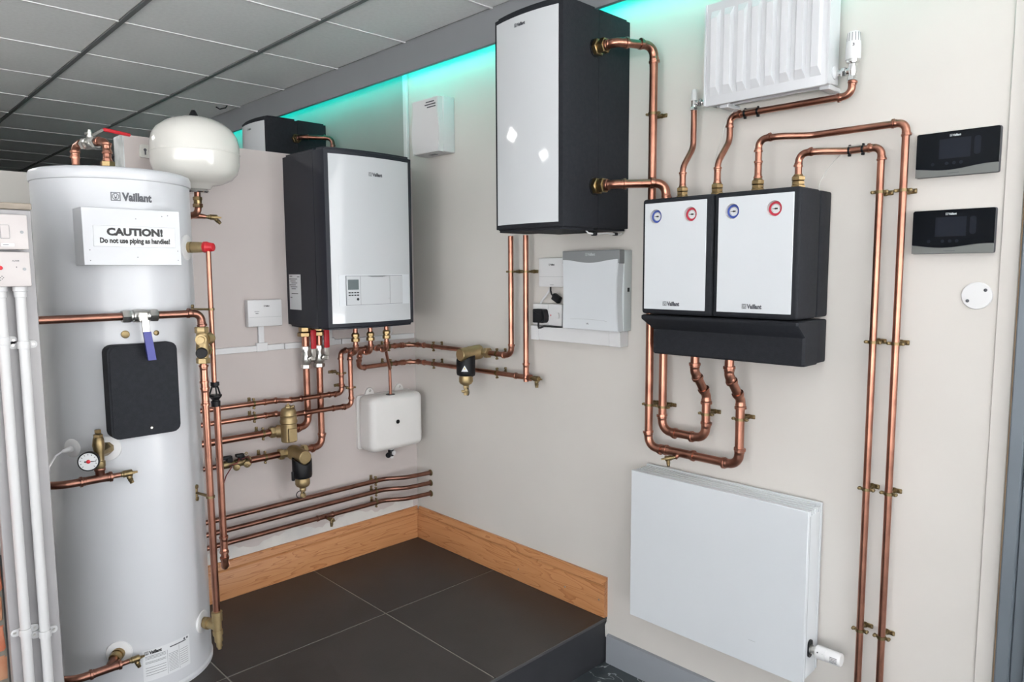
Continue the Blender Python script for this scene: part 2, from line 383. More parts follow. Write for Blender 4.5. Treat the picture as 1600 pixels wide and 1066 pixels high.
nX, nY, nZ = (-1, 0, 0), (0, -1, 0), (0, 0, -1)
def drain_cock(label, P, d, down, s=1.0, group='drain cocks'):
    """small brass drain cock: body along d, hose tail along down"""
    t = thing('drain_cock', label, 'drain cock', P, 0, group); d = Vector(d).normalized(); dn = Vector(down).normalized(); P0 = Vector((0, 0, 0))
    mb = MB(); mb.lathe(P0, d, [(0, .006 * s), (.008 * s, .006 * s), (.009 * s, .0075 * s), (.014 * s, .0075 * s), (.015 * s, .0095 * s), (.037 * s, .0095 * s), (.038 * s, .0075 * s)], 12); mk('body', mb, 'brass_old', t)
    mk('spindle', MB().lathe(d * (.038 * s), d, [(0, .0048 * s), (.006 * s, .0048 * s), (.0065 * s, .0036 * s), (.013 * s, .0036 * s)], 4), 'brass_old', t)
    b = d * (.026 * s)
    mk('hose_tail', MB().lathe(b, dn, [(0, .007 * s), (.012 * s, .0065 * s), (.0135 * s, .0075 * s), (.018 * s, .006 * s), (.0195 * s, .0072 * s), (.025 * s, .0056 * s), (.030 * s, .0056 * s)], 12), 'brass_old', t)
    return t
def union(root, P, d, r, material='brass'):
    """compression union: two hex nuts on a barrel, centred on P along d"""
    P = Vector(P); d = Vector(d).normalized(); mb = MB()
    mb.hexnut(P - d * .019, d, r * 1.75, .015); mb.lathe(P - d * .004, d, [(0, r * 1.35), (.006, r * 1.35)], 16); mb.hexnut(P + d * .002, d, r * 1.65, .013)
    mb.lathe(P + d * .015, d, [(0, r * 1.4), (.005, r * 1.2)], 16)
    return mk('union_nut', mb, material, root, world=True)

# ================================================================== THE SETTING
def sweepx(prof, x0, x1):
    n = len(prof); mb = MB()
    mb.add([(x0, -d, z) for d, z in prof] + [(x1, -d, z) for d, z in prof],
           [tuple(range(n))[::-1], tuple(range(n, 2 * n))] + [(i, (i + 1) % n, n + (i + 1) % n, n + i) for i in range(n)])
    return mb
FZ = -0.175; CZ = 2.30
struct('floor', MB().box(-7.0, 0.0, -9.5, 6.3, FZ - 0.1, FZ), 'marble', 'dark veined marble floor below the raised platform')
struct('ground_outside', MB().box(-22, 16, -24, 7, FZ - 0.24, FZ - 0.11), 'paving', 'pale paving outside the shop window')
# raised platform with large slate tiles
plat = thing('platform', 'raised platform paved with large dark slate tiles', 'platform'); plat['kind'] = 'structure'; del plat['category']
mk('slab', MB().box(-3.2, -0.0005, -1.172, 1.2, FZ, -0.009), 'riser', plat)
mk('grout_bed', MB().box(-3.2, -0.0008, -1.168, -0.0008, -0.0092, -0.0016), 'grout', plat)
tx = [-0.001, -0.5785, -1.1885, -1.7985, -2.4085, -3.0]; ty = [-0.001, -0.5635, -1.1765]
for i in range(5):
    for j in range(2):
        g = 0.0021
        mk('tile', MB().rbox(tx[i + 1] + g, tx[i] - g, ty[j + 1] + (g if j == 0 else 0), ty[j] - g, -0.009, 0.0, 0.0012, 1), 'tile', plat)
mk('edge_strip', MB().rbox(-3.2, -0.012, -1.1805, -1.1768, -0.010, 0.0005, 0.001, 1), 'edge', plat)
mk('chipped_plaster', MB().add([(-0.002, -1.1775, -0.02), (-0.012, -1.1775, -0.03), (-0.010, -1.1775, -0.075), (-0.002, -1.1775, -0.085), (-0.002, -1.1735, -0.02), (-0.012, -1.1735, -0.03), (-0.010, -1.1735, -0.075), (-0.002, -1.1735, -0.085)],
   [(0, 1, 2, 3), (4, 7, 6, 5), (0, 4, 5, 1), (1, 5, 6, 2), (2, 6, 7, 3), (3, 7, 4, 0)]), 'filler', plat)
struct('wall_right', MB().box(0, 0.12, -2.392, 0.0262, FZ, 2.6), 'wall', 'long pale beige wall that carries the radiators and pump units')
struct('wall_right_rear', MB().box(0.0015, 0.12, 0.0262, 6.3, FZ, 2.6), 'wall_grey', 'darker grey stretch of the long wall behind the partition')  # this stretch is coloured a darker grey than the rest of the long wall
wp = struct('wall_back', MB().box(-1.238, -0.0005, 0.0, 0.098, -0.009, 1.779), 'wall_pink', 'half-height beige partition wall behind the boiler')
mk('stud_cap', MB().box(-1.2415, -1.238, -0.0015, 0.10, 0.0, 1.7805), 'galv', wp)
n = 60; vs = []; 
for i in range(n + 1):
    x = -1.05 + 1.02 * i / n; vs += [(x, -0.0008, 0.150), (x, -0.0008, 0.186 + 0.016 * random.random() + 0.012 * math.sin(i * 0.35))]
mk('bare_strip', MB().add(vs, [(2 * i, 2 * i + 2, 2 * i + 3, 2 * i + 1) for i in range(n)]), 'filler', wp)
struct('wall_far', MB().box(-3.4, -1.0, 1.33, 1.43, FZ, 1.778), 'wall', 'low cream wall far behind the cylinder')
struct('wall_end', MB().box(-7.0, 0.1, 6.2, 6.3, FZ, 2.6), 'wall', 'distant end wall of the showroom')
struct('wall_left', MB().box(-7.1, -7.0, -1.6, 6.3, FZ, 2.6), 'wall', 'distant side wall of the showroom')
struct('wall_light_block', MB().box(-2.5, -2.4, 1.43, 6.2, FZ, 2.31), 'wall', 'added unseen wall that blocks light behind the low cream wall')  # added out of view to keep side daylight off the area behind the partition
# shop front behind the camera: posts and head beams between open panes of daylight
FY, LX, LY = -9.5, -7.0, -1.6
wf = thing('window_1', 'grey framed shop window behind the viewpoint', 'window'); wf['kind'] = 'structure'; del wf['category']
for x in (LX, -4.6, -2.3, 0.0): mk('window_post', MB().box(x - 0.05, x + 0.05, FY - 0.06, FY + 0.04, FZ, 2.6), 'alu', wf)
mk('window_head', MB().box(LX, 0.0, FY - 0.06, FY + 0.04, 2.25, 2.6), 'alu', wf)
mk('window_sill', MB().box(LX, 0.0, FY - 0.08, FY + 0.10, FZ, FZ + 0.35), 'alu', wf)
wg = thing('window_2', 'grey framed side window behind the viewpoint', 'window'); wg['kind'] = 'structure'; del wg['category']
for y in (FY, -6.9, -4.3, LY): mk('window_post', MB().box(LX - 0.06, LX + 0.04, y - 0.05, y + 0.05, FZ, 2.6), 'alu', wg)
mk('window_head', MB().box(LX - 0.06, LX + 0.04, FY, LY, 2.25, 2.6), 'alu', wg)
# right-hand end of the long wall: pale cover strip, raw timber edge, grey aluminium frame
struct('trim_2', MB().rbox(-0.006, 0.0, -2.3915, -2.353, FZ, 2.29, 0.0015, 1), 'wall', 'pale vertical cover strip at the end of the long wall')
struct('trim_3', MB().box(-0.005, 0.06, -2.3985, -2.392, FZ, 2.29), 'timber', 'narrow raw timber edge beside the grey frame')
w3 = thing('window_3', 'grey aluminium frame at the right edge', 'window'); w3['kind'] = 'structure'; del w3['category']
mk('window_frame', MB().rbox(-0.03, 0.05, -2.428, -2.3985, FZ, 2.29, 0.003, 1).rbox(-0.012, 0.03, -2.455, -2.428, FZ, 2.29, 0.002, 1), 'alu', w3)
mk('window_jamb', MB().rbox(-0.03, 0.05, -2.53, -2.455, FZ, 2.29, 0.003, 1).box(0.0, 0.05, -9.5, -2.53, FZ, FZ + 0.2).box(0.0, 0.05, -9.5, -2.53, 2.1, 2.6), 'alu', w3)
# skirting
BB = [(0.0005, 0.0), (0.020, 0.0), (0.020, 0.104), (0.0165, 0.110), (0.0160, 0.119), (0.0185, 0.125), (0.0150, 0.137), (0.0105, 0.143), (0.0105, 0.151), (0.0085, 0.153), (0.0005, 0.153)]
tag(mk('baseboard_back', sweepx(BB, -1.236, -0.0105), 'pine'), 'varnished pine skirting board under the boiler wall', kind='structure')
o = tag(mk('baseboard_right', sweepx(BB, 0.0205, 1.176), 'pine'), 'varnished pine skirting board along the long wall', kind='structure'); o.rotation_euler = (0, 0, RW)
for k in (0.72, 0.98, 1.15):
    mk('knot', MB().lathe((k, -0.0195, 0.05 + 0.03 * (k - 0.7)), nY, [(0, 0.004), (0.0012, 0.004), (0.0013, 0.001)], 8), 'cap', o)
GB = [(0.0005, FZ), (0.015, FZ), (0.015, FZ + 0.096), (0.0115, FZ + 0.107), (0.0005, FZ + 0.110)]
o = tag(mk('baseboard_lower', sweepx(GB, 1.1815, 2.352), 'lowerbase'), 'grey painted skirting on the lower floor', kind='structure'); o.rotation_euler = (0, 0, RW)
# suspended ceiling: tiles laid in a grid of bars
ce = thing('ceiling', 'suspended ceiling of square white tiles', 'ceiling'); ce['kind'] = 'structure'; del ce['category']
mk('ceiling_slab', MB().box(-7.1, 0.1, -9.6, 6.3, CZ + 0.012, CZ + 0.1), 'ceil', ce)
gx = [-0.110, -0.518, -1.093, -1.668, -2.243, -2.818]
gy = [-1.2495 + 0.5635 * k for k in range(14)]
tm = {}
for i in range(5):
    for j in range(13):
        key = round(gx[i] - gx[i + 1], 3)
        if key not in tm:
            w = key / 2 - 0.010; h = 0.5635 / 2 - 0.005
            t0 = mk('ceiling_tile', MB().rbox(-w, w, -h, h, 0.0, 0.012, 0.003, 1), 'ceil', ce); tm[key] = t0.data; q = t0
        else:
            q = bpy.data.objects.new('ceiling_tile', tm[key]); COL.objects.link(q); q.parent = ce
        q.location = ((gx[i] + gx[i + 1]) / 2, (gy[j] + gy[j + 1]) / 2, CZ - 0.0015)
for x in gx[1:]: mk('grid_bar', MB().box(x - 0.0095, x + 0.0095, gy[0], gy[-1], CZ - 0.006, CZ + 0.012), 'tbar', ce)
for y in gy: mk('cross_bar', MB().box(gx[-1], gx[0], y - 0.0055, y + 0.0055, CZ - 0.0045, CZ + 0.012), 'tbar_w', ce)
for lx, ly, lab in ((-2.03, 1.42, 'square ceiling light panel above the low cream wall'), (-3.85, 0.72, 'square ceiling light panel further from the long wall')):
    t = thing('ceiling_light', lab, 'ceiling light', (lx, ly, CZ), 0, 'ceiling light panels')
    mk('light_frame', MB().box(-.24, .24, -.24, .24, -.004, .011), 'tbar_w', t); mk('diffuser', MB().box(-.215, .215, -.215, .215, -.007, -.0042), 'lamp', t)
# ceiling fascia that hides the light strip
struct('trim_1', MB().box(-0.115, -0.098, -9.5, 6.2, 2.170, CZ + 0.01), 'fascia', 'grey fascia board hanging below the ceiling along the long wall')
led = thing('led_strip', 'turquoise light strip hidden behind the grey ceiling fascia', 'light strip', (-0.094, 0, 2.225))
mk('diffuser', MB().box(-0.002, 0.004, -2.3, 3.2, -0.006, 0.006), 'led', led)
mk('channel', MB().box(-0.004, -0.002, -2.3, 3.2, -0.009, 0.009), 'alu', led)
# ceiling hook / scuff
tag(mk('ceiling_hook', MB().tube([(-0.225, 1.66, 2.296), (-0.220, 1.62, 2.278), (-0.205, 1.57, 2.280), (-0.195, 1.57, 2.296)], 0.004, 6), 'black'), 'small black hook hanging from the ceiling tiles', 'hook')

# ================================================================== GREY BOARD WITH SWITCHES (left edge)
BY = -0.75
br = thing('brick_pier', 'red brick pier at the left edge behind the grey board', 'pier', (-1.99, -0.60, 0))
mk('mortar_core', MB().box(-0.215, 0.2155, -0.112, 0.10, 0, 1.44), 'mortar', br)
bmesh_cache = []
for k in range(3):
    mb = MB().rbox(-0.104, 0.104, -0.05, 0.05, -0.0325, 0.0325, 0.006, 2)
    mb.v = [(v[0] + random.uniform(-.0015, .0015), v[1] + random.uniform(-.0015, .0015), v[2] + random.uniform(-.0015, .0015)) for v in mb.v]
    q = mk('brick', mb, 'brick' if k < 2 else 'brick_b'); bmesh_cache.append(q.data); bpy.data.objects.remove(q)
for j in range(19):
    for i in range(2):
        q = bpy.data.objects.new('brick', random.choice(bmesh_cache)); COL.objects.link(q); q.parent = br
        q.location = (-0.108 + 0.216 * i + 0.003 + random.uniform(-.002, .002), -0.066 + random.uniform(-.003, .003), 0.038 + 0.0755 * j)
bd = thing('mounting_board', 'narrow grey painted board carrying two white conduits', 'board', (-1.72, BY, 0))
mk('board', MB().rbox(-0.052, 0.053, 0.0, 0.03, 0.0, 1.447, 0.002, 1), 'board', bd)
mk('timber_cap', MB().rbox(-0.30, 0.054, -0.004, 0.06, 1.4475, 1.463, 0.002, 1), 'cap', bd)
def wall_plate(name, label, cat, zc, kind):
    t = thing(name, label, cat, (-1.724, BY, zc)); h = 0.0395
    mk('back_box', MB().rbox(-0.043, 0.041, -0.030, 0.0, -h, h, 0.004, 2), 'plastic_warm', t)
    mk('faceplate', MB().rbox(-0.0435, 0.0415, -0.037, -0.030, -h - 0.0005, h + 0.0005, 0.003, 2), 'plastic_warm', t)
    mk('screw', MB().lathe((0.029, -0.0375, 0.0), nY, [(0, 0.0036), (0.0008, 0.0036), (0.001, 0.002)], 10), 'silver', t)
    if kind == 'spur':
        mk('rocker_surround', MB().rbox(-0.0127, 0.0057, -0.0374, -0.036, -0.0157, 0.0157, 0.002, 2, axis=1), 'silver', t)
        mk('rocker', MB().rbox(-0.012, 0.005, -0.0405, -0.037, -0.015, 0.015, 0.002, 2), 'plastic_warm', t)
        mk('neon', MB().box(-0.0155, -0.0125, -0.0378, -0.037, -0.003, 0.003), 'ink_black', t)
        mk('printed_tab', MB().rbox(-0.012, 0.013, -0.0385, -0.037, -0.033, -0.026, 0.0005, 1), 'plastic', t)
        mk('lettering', MB().box(-0.009, 0.002, -0.0388, -0.0386, -0.030, -0.0285), 'ink', t)
    else:
        mk('lamp', MB().lathe((-0.017, -0.037, 0.003), nY, [(0, 0.005), (0.003, 0.0045), (0.0045, 0.002)], 12), 'red', t)
        mk('led_dot', MB().lathe((0.014, -0.037, 0.005), nY, [(0, 0.0012), (0.001, 0.001)], 8), 'ink_black', t)
        flat_text('lettering', text_mesh('ALARM', 0.0042, 0.02), t, 0.013, 0.019, -0.0373, 'ink')
        for dx, dz in ((-.018, -.019), (-.015, -.016), (-.015, -.022), (-.018, -.025), (-.012, -.019)):
            mk('sounder_hole', MB().lathe((dx, -0.037, dz), nY, [(0, 0.0011), (0.0004, 0.001)], 8), 'ink_black', t)
wall_plate('fused_switch', 'white square fused switch at the top of the grey board', 'switch', 1.3935, 'spur')
wall_plate('smoke_alarm_switch', 'white alarm switch with red lamp below the fused switch', 'alarm', 1.3085, 'alarm')
for cx, lab, zs in ((-1.7420, 'white plastic conduit nearer the bricks on the grey board', (1.143, 0.437)), (-1.7030, 'white plastic conduit nearer the cylinder on the grey board', (1.131, 0.418))):
    t = thing('conduit', lab, 'conduit', (cx, BY - 0.0145, 0.0), 0, 'conduits on the grey board')
    mk('tube', MB().tube([(0, 0, 0.0), (0, 0, 1.268)], 0.0110, 18), 'conduit', t)
    mk('adaptor', MB().lathe((0, 0, 1.243), Z, [(0, 0.0115), (0.001, 0.0125), (0.014, 0.0128), (0.015, 0.0150), (0.025, 0.0150)], 18), 'conduit', t)
    for z in zs:
        s = mk('saddle', MB().lathe((0, 0, z - 0.009), Z, [(0, 0.0112), (0.0005, 0.0132), (0.0175, 0.0132), (0.018, 0.0112)], 18).rbox(-0.0285, 0.0285, 0.0085, 0.0145, z - 0.009, z + 0.009, 0.0085, 3, axis=1), 'conduit', t)
        for sx in (-0.0205, 0.0205): mk('screw', MB().lathe((sx, 0.0086, z), nY, [(0, 0.0036), (0.0012, 0.003)], 10), 'nickel', s)

# ================================================================== HOT WATER CYLINDER
CX, CY, CR = -1.363, -0.298, 0.216
cy = thing('hot_water_cylinder', 'tall white hot water cylinder with caution notice', 'water cylinder', (CX, CY, 0))
mk('body', MB().lathe((0, 0, 0), Z, [(0.018, CR - 0.012), (0.0185, CR), (1.565, CR), (1.5655, CR - 0.004)], 96), 'cyl', cy, ang=30)
mk('base_ring', MB().lathe((0, 0, 0), Z, [(0, CR - 0.002), (0.0, CR + 0.003), (0.012, CR + 0.004), (0.018, CR - 0.002)], 96), 'cyl', cy, ang=30)
mk('lid', MB().lathe((0, 0, 0), Z, [(1.5655, CR - 0.01), (1.5655, CR + 0.0025), (1.568, CR + 0.004), (1.588, CR + 0.004), (1.596, CR + 0.001), (1.600, CR - 0.008), (1.602, CR - 0.03), (1.602, 0.05)], 96), 'cyl', cy, ang=50)
def oncyl(r):
    def f(s, z):     # s: arc length measured from the front (-90 deg)
        a = -PI / 2 + s / CR; return (math.cos(a) * r, math.sin(a) * r, z)
    return f
flat_text('lettering', logo2d(0.108), cy, 0.0 + CR * math.radians(-3), 1.515, 0, 'ink', oncyl(CR + 0.0006))
def cyl_patch(name, a0, a1, z0, z1, e, material):
    n = 14; vs = []
    for i in range(n + 1):
        a = math.radians(a0 + (a1 - a0) * i / n)
        for r in (CR + e, CR - 0.0005):
            for z in (z0, z1): vs.append((math.cos(a) * r, math.sin(a) * r, z))
    fs = [(4 * i, 4 * i + 4, 4 * i + 5, 4 * i + 1) for i in range(n)] + [(4 * i + 2, 4 * i + 3, 4 * i + 7, 4 * i + 6) for i in range(n)]
    return mk(name, MB().add(vs, fs), material, cy)
rl = cyl_patch('rating_label', -104.4, -66.0, 0.056, 0.155, 0.0006, 'label')
f = oncyl(CR + 0.0012)
flat_text('lettering', logo2d(0.048), rl, CR * math.radians(90 - 96.5), 0.146, 0, 'ink_black', f)
def cyl_bars(bars, material='ink'):
    mb = MB()
    for (s0, s1, z0, z1) in bars:
        m = max(1, int((s1 - s0) / .006))
        for i in range(m):
            a0 = s0 + (s1 - s0) * i / m; a1 = s0 + (s1 - s0) * (i + 1) / m
            mb.add([f(a0, z0), f(a1, z0), f(a1, z1), f(a0, z1)], [(0, 1, 2, 3)])
    mk('print', mb, material, rl)
S0 = CR * math.radians(-13.6); S1 = CR * math.radians(23.5)
bars = [(S0 + .004, S0 + .062, z, z + .0012) for z in (.134, .130, .126, .116, .112, .098, .090, .082, .074)] + [(S0 + .075, S1 - .012, .141, .1445)]
bars += [(S0 + .070, S0 + .100, z, z + .001) for z in [.066 + .005 * k for k in range(12)]] + [(S0 + .106, S1 - .006, z, z + .001) for z in [.07 + .007 * k for k in range(8)]]
bars += [(S0 + .066, S0 + .0667, .060, .137), (S0 + .103, S0 + .1037, .060, .137), (S1 - .02, S1 - .014, .1455, .1515), (S1 - .010, S1 - .004, .1455, .1515)]
cyl_bars(bars)
# caution box
cb = mk('control_box', MB().rbox(-0.150, 0.108, -0.243, -0.135, 1.320, 1.479, 0.0015, 1), 'cyl', cy)
np_ = mk('notice_plate', MB().rbox(-0.124, 0.092, -0.2444, -0.243, 1.372, 1.430, 0.0006, 1), 'label', cb)
flat_text('lettering', text_mesh('CAUTION!', 0.0275, 0.055, 1.12), np_, -0.016, 1.4125, -0.2449, 'ink_black')
flat_text('lettering', text_mesh('Do not use piping as handles!', 0.0195, 0.045, 0.80), np_, -0.016, 1.3885, -0.2449, 'ink_black')
for dx, dz in ((-0.013, 1.452), (-0.013, 1.343), (-0.134, 1.362), (0.098, 1.362), (-0.134, 1.333), (0.098, 1.335), (0.058, 1.462), (0.074, 1.465)):
    mk('screw', MB().lathe((dx, -0.243, dz), nY, [(0, 0.0014), (0.0006, 0.0012)], 8), 'ink', cb)
# black access cover
cv = mk('access_cover', MB().rbox(-0.107, 0.083, -0.236, -0.170, 0.820, 1.093, 0.022, 4, axis=1), 'foam', cy)
cvb = mk('cover_rim', MB().rbox(-0.101, 0.077, -0.2385, -0.235, 0.826, 1.087, 0.018, 4, axis=1), 'foam', cv)
for zz in (1.072, 0.842):
    mk('bolt', MB().lathe((0.0, -0.2375, zz), nY, [(0, 0.0040), (0.0015, 0.0038), (0.0025, 0.0025)], 12), 'nickel', mk('bolt_recess', MB().lathe((0.0, -0.2380, zz), nY, [(0, 0.0075), (0.0009, 0.0072)], 14), 'black', cv))
def cpos(a, z, e=0.0): a = math.radians(a); return (math.cos(a) * (CR + e), math.sin(a) * (CR + e), z)
def cdir(a): a = math.radians(a); return Vector((math.cos(a), math.sin(a), 0))
for a, z, r, m in ((-103, 1.121, 0.0115, 'brass_old'), (-80.7, 1.120, 0.008, 'brass_old')):
    mk('screw_plug', MB().lathe(cpos(a, z, -0.004), cdir(a), [(0, r), (0.006, r), (0.007, r * 0.8)], 14), m, cy)
for a, z, r in ((-119.5, 0.790, 0.0365), (-120.6, 0.165, 0.0365), (-47.9, 0.161, 0.036), (-42.2, 1.377, 0.040)):
    mk('rosette', MB().lathe(cpos(a, z, -0.012), cdir(a), [(0, r), (0.0125, r), (0.0145, r * 0.96), (0.0165, r * 0.7), (0.017, r * 0.4)], 32), 'plastic', cy)
se = mk('sensor_disc', MB().lathe(cpos(-147, 0.792, -0.012), cdir(-147), [(0, 0.027), (0.0125, 0.027), (0.015, 0.024), (0.0155, 0.01)], 28), 'plastic', cy)
mk('sensor_plug', MB().lathe(cpos(-147, 0.790, 0.002), cdir(-147), [(0, 0.0085), (0.014, 0.0085), (0.016, 0.0065), (0.03, 0.0055), (0.034, 0.003)], 14), 'plastic', se)
P0 = Vector(cpos(-147, 0.790, 0.034))
pts = [P0, P0 + Vector((-.02, -.014, -.006)), P0 + Vector((-.04, -.02, -.035)), P0 + Vector((-.045, -.018, -.08)), P0 + Vector((-.04, -.0, -.14))]
sm = []
for i in range(len(pts) - 1):
    for k in range(4): sm.append(pts[i].lerp(pts[i + 1], k / 4))
mk('sensor_cable', MB().tube(sm, 0.0026, 8), 'plastic', se)

# pipes and valves round the cylinder
r15, r22, r28 = 0.0069, 0.0100, 0.0136
PX, PY = -1.203, -0.532
pipe('dark copper pipe across the front of the cylinder with blue lever valve', [(-1.80, PY, 1.174), (PX, PY, 1.174), (PX, PY, 1.128)], 0.0112, ['e'], material='copper_dark', fit='copper_dark')
lv = thing('lever_valve', 'chrome lever valve with blue grip in front of the cylinder', 'valve', (-1.375, PY, 1.174))
mb = MB(); mb.hexnut((-0.050, 0, 0), X, 0.0195, 0.022); mb.lathe((-0.030, 0, 0), X, [(0, .014), (.008, .0145), (.010, .018), (.028, .0195), (.046, .018), (.048, .0145), (.056, .014)], 18); mb.hexnut((0.024, 0, 0), X, 0.0195, 0.022)
mk('body', mb, 'nickel', lv)
mk('stem', MB().lathe((-.004, -.015, 0), nY, [(0, .009), (.012, .009), (.013, .011), (.017, .011), (.018, .006), (.022, .005)], 10), 'nickel', lv)
lev = mk('lever', MB().rbox(-0.015, 0.010, -.034, -.031, -0.014, 0.012, 0.003, 1).rbox(-0.008, 0.013, -.034, -.031, -0.047, -0.01, 0.0015, 1), 'nickel', lv)
mk('grip', MB().add([(-0.006, -.038, -.045), (.015, -.038, -.045), (.025, -.038, -.128), (.003, -.038, -.128), (-0.006, -.029, -.045), (.015, -.029, -.045), (.025, -.029, -.128), (.003, -.029, -.128)],
   [(0, 1, 2, 3), (4, 7, 6, 5), (0, 4, 5, 1), (1, 5, 6, 2), (2, 6, 7, 3), (3, 7, 4, 0)]), 'blue', lev)
prv = thing('pressure_valve', 'brass pressure reducing valve with black knob beside the cylinder', 'valve', (PX, PY, 1.02))
mb = MB(); mb.hexnut((0, 0, .092), Z, .0205, .020); mb.lathe((0, 0, 0.012), Z, [(0, .0165), (.012, .0175), (.03, .0195), (.048, .0185), (.066, .0185), (.082, .016)], 18); mb.hexnut((0, 0, -.002), Z, .0205, .018)
mk('body', mb, 'brass_cast', prv)
d = Vector((-0.45, -0.89, 0)).normalized()
mk('plug', MB().lathe((0, 0, .074), d, [(0, .013), (.024, .013), (.0245, .0165), (.034, .0165), (.0345, .0115), (.042, .0105)], 14), 'brass_cast', prv)
mk('knob', MB().lathe((0, 0, .034), d, [(0, .012), (.022, .012), (.0225, .0165), (.038, .0165), (.041, .0145)], 20), 'black', prv)
d2 = Vector((.93, .36, 0)).normalized()
mk('outlet', MB().lathe((0, 0, .074), d2, [(0, .012), (.012, .012), (.0125, .019), (.032, .019), (.033, .015), (.04, .013)], 14), 'brass_cast', prv)
mk('side_outlet', MB().lathe((0, 0, .038), d2, [(0, .011), (.016, .011), (.0165, .0155), (.026, .0155), (.027, .010)], 6), 'brass_cast', prv)
vp = pipe('long upright copper pipe from pressure valve to cylinder base', [(PX + .006, PY + .004, 0.168), (PX, PY, 1.02)], 0.0108, [], couplings=[((PX + .0005, PY, 0.985), Z), ((PX + .001, PY, 0.915), Z)])
mk('sleeve', MB().tube([(PX + .001, PY, 0.94), (PX + .0005, PY, 0.975)], 0.0122, 16), 'copper', vp, world=True)
# clip from cylinder to the upright pipe
for z in (0.593,):
    c = thing('stand_off_clip', 'brass stand-off clip between cylinder and upright copper pipe', 'pipe clip', cpos(-47.2, z)); c.location = Vector((CX, CY, 0)) + Vector(cpos(-47.2, z)); d = cdir(-47.2); s = Vector((-d.y, d.x, 0))
    mk('back_plate', MB().tube([(0, 0, -.022), (0, 0, .022)], .005, 8).lathe((0, 0, .02), d, [(-.004, .007), (.005, .007), (.006, .004)], 10).lathe((0, 0, -.02), d, [(-.004, .007), (.005, .007), (.006, .004)], 10), 'brass_old', c)
    tgt = Vector((PX + .003, PY + .002, z)) - c.location; L = tgt.length - 0.012
    mk('stem', MB().lathe((0, 0, 0), tgt, [(0, .0045), (L, .0045)], 10), 'brass_old', c)
    mk('ring', MB().lathe(tgt - Vector((0, 0, .004)), Z, [(0, .0112), (.0004, .0135), (.0076, .0135), (.008, .0112)], 18), 'brass_old', c)
bt = thing('brass_tee', 'brass tee and drain at the foot of the upright copper pipe', 'fitting', (PX + .006, PY + .004, 0.10))
fl = Vector((CX, CY, 0)) + Vector(cpos(-47.9, 0.161)) - bt.location; dd = Vector((-fl.x, -fl.y, 0)).normalized(); L = Vector((fl.x, fl.y, 0)).length
mk('body', MB().lathe((0, 0, .046), Z, [(0, .0135), (.034, .0135), (.035, .0165), (.066, .0165), (.068, .0125)], 14), 'brass_cast', bt)
mk('side_nut', MB().lathe((fl.x, fl.y, .061), dd, [(-.004, .016), (.010, .016), (.011, .0125), (.016, .0125), (.017, .0185), (.033, .0185), (.034, .014), (L, .013)], 12), 'brass_cast', bt)
mk('drain_body', MB().lathe((0, 0, .046), (0.05, -.05, -1), [(-.004, .0155), (.012, .0155), (.013, .0125), (.034, .0125), (.035, .009), (.052, .009), (.053, .006), (.06, .006)], 12), 'brass_cast', bt)
# relief valve, thin pipe, tundish, discharge pipe
QX, QY = -1.158, -0.500
rv = thing('relief_valve', 'brass relief valve with red cap on the cylinder side', 'valve', Vector((CX, CY, 0)) + Vector(cpos(-42.2, 1.377)))
to = Vector((QX, QY, 1.377)) - rv.location; L = to.length
mk('body', MB().lathe((0, 0, 0), to, [(-.004, .0165), (.016, .0175), (.017, .0145), (.022, .0145), (.023, .0175), (.045, .0165), (L, .0135)], 14), 'brass_cast', rv)
mk('cap', MB().lathe(to.normalized() * (L - .014), Vector((to.x, to.y, 0)), [(0, .0175), (.002, .0182), (.010, .0182), (.012, .0165), (.030, .0125), (.031, .011)], 10), 'red', rv)
pipe('thin copper pipe from red-capped relief valve to black tundish', [(QX - .002, QY, 0.945), (QX - .001, QY, 1.367)], 0.0078, [])
td = thing('tundish', 'open black plastic tundish between two copper pipes', 'tundish', (QX, QY, 0.876))
mk('outlet_cup', MB().lathe((0, 0, 0), Z, [(-.003, .0135), (.014, .0145), (.015, .011), (.019, .011), (.0295, .0195), (.0345, .0195), (.035, .017)], 18), 'black', td)
mk('inlet_cup', MB().lathe((0, 0, .058), Z, [(0, .0085), (.005, .0095), (.006, .0135), (.017, .0135)], 18), 'black', td)
for a in (20, 140, 260):
    e = cdir(a); mk('strut', MB().tube([e * .0175 + Vector((0, 0, .033)), e * .0175 + Vector((0, 0, .037)), e * .008 + Vector((0, 0, .064))], .0028, 8), 'black', td)
dp = pipe('copper discharge pipe below the black tundish ending in an elbow', [(QX + .003, QY, 0.875), (QX + .005, QY, 0.335), (QX + .06, QY + .13, 0.335)], 0.0108, ['e'], couplings=[((QX + .005, QY, 0.415), Z)])
sc = thing('pipe_bracket', 'small brass bracket holding the thin copper pipe near pressure valve', 'pipe clip', (QX - .001, QY, 1.183))
mk('ring', MB().lathe((0, 0, -.004), Z, [(0, .0079), (.0004, .0105), (.0076, .0105), (.008, .0079)], 16), 'brass_old', sc)
mk('stem', MB().tube([(-.008, .004, 0), (-.045, .026, .001)], .0035, 8), 'brass_old', sc)
mk('back_plate', MB().lathe((-.047, .027, .010), (.87, -.5, 0), [(-.003, .006), (.004, .006), (.005, .003)], 10).tube([(-.047, .027, -.012), (-.047, .027, .012)], .0042, 8), 'brass_old', sc)
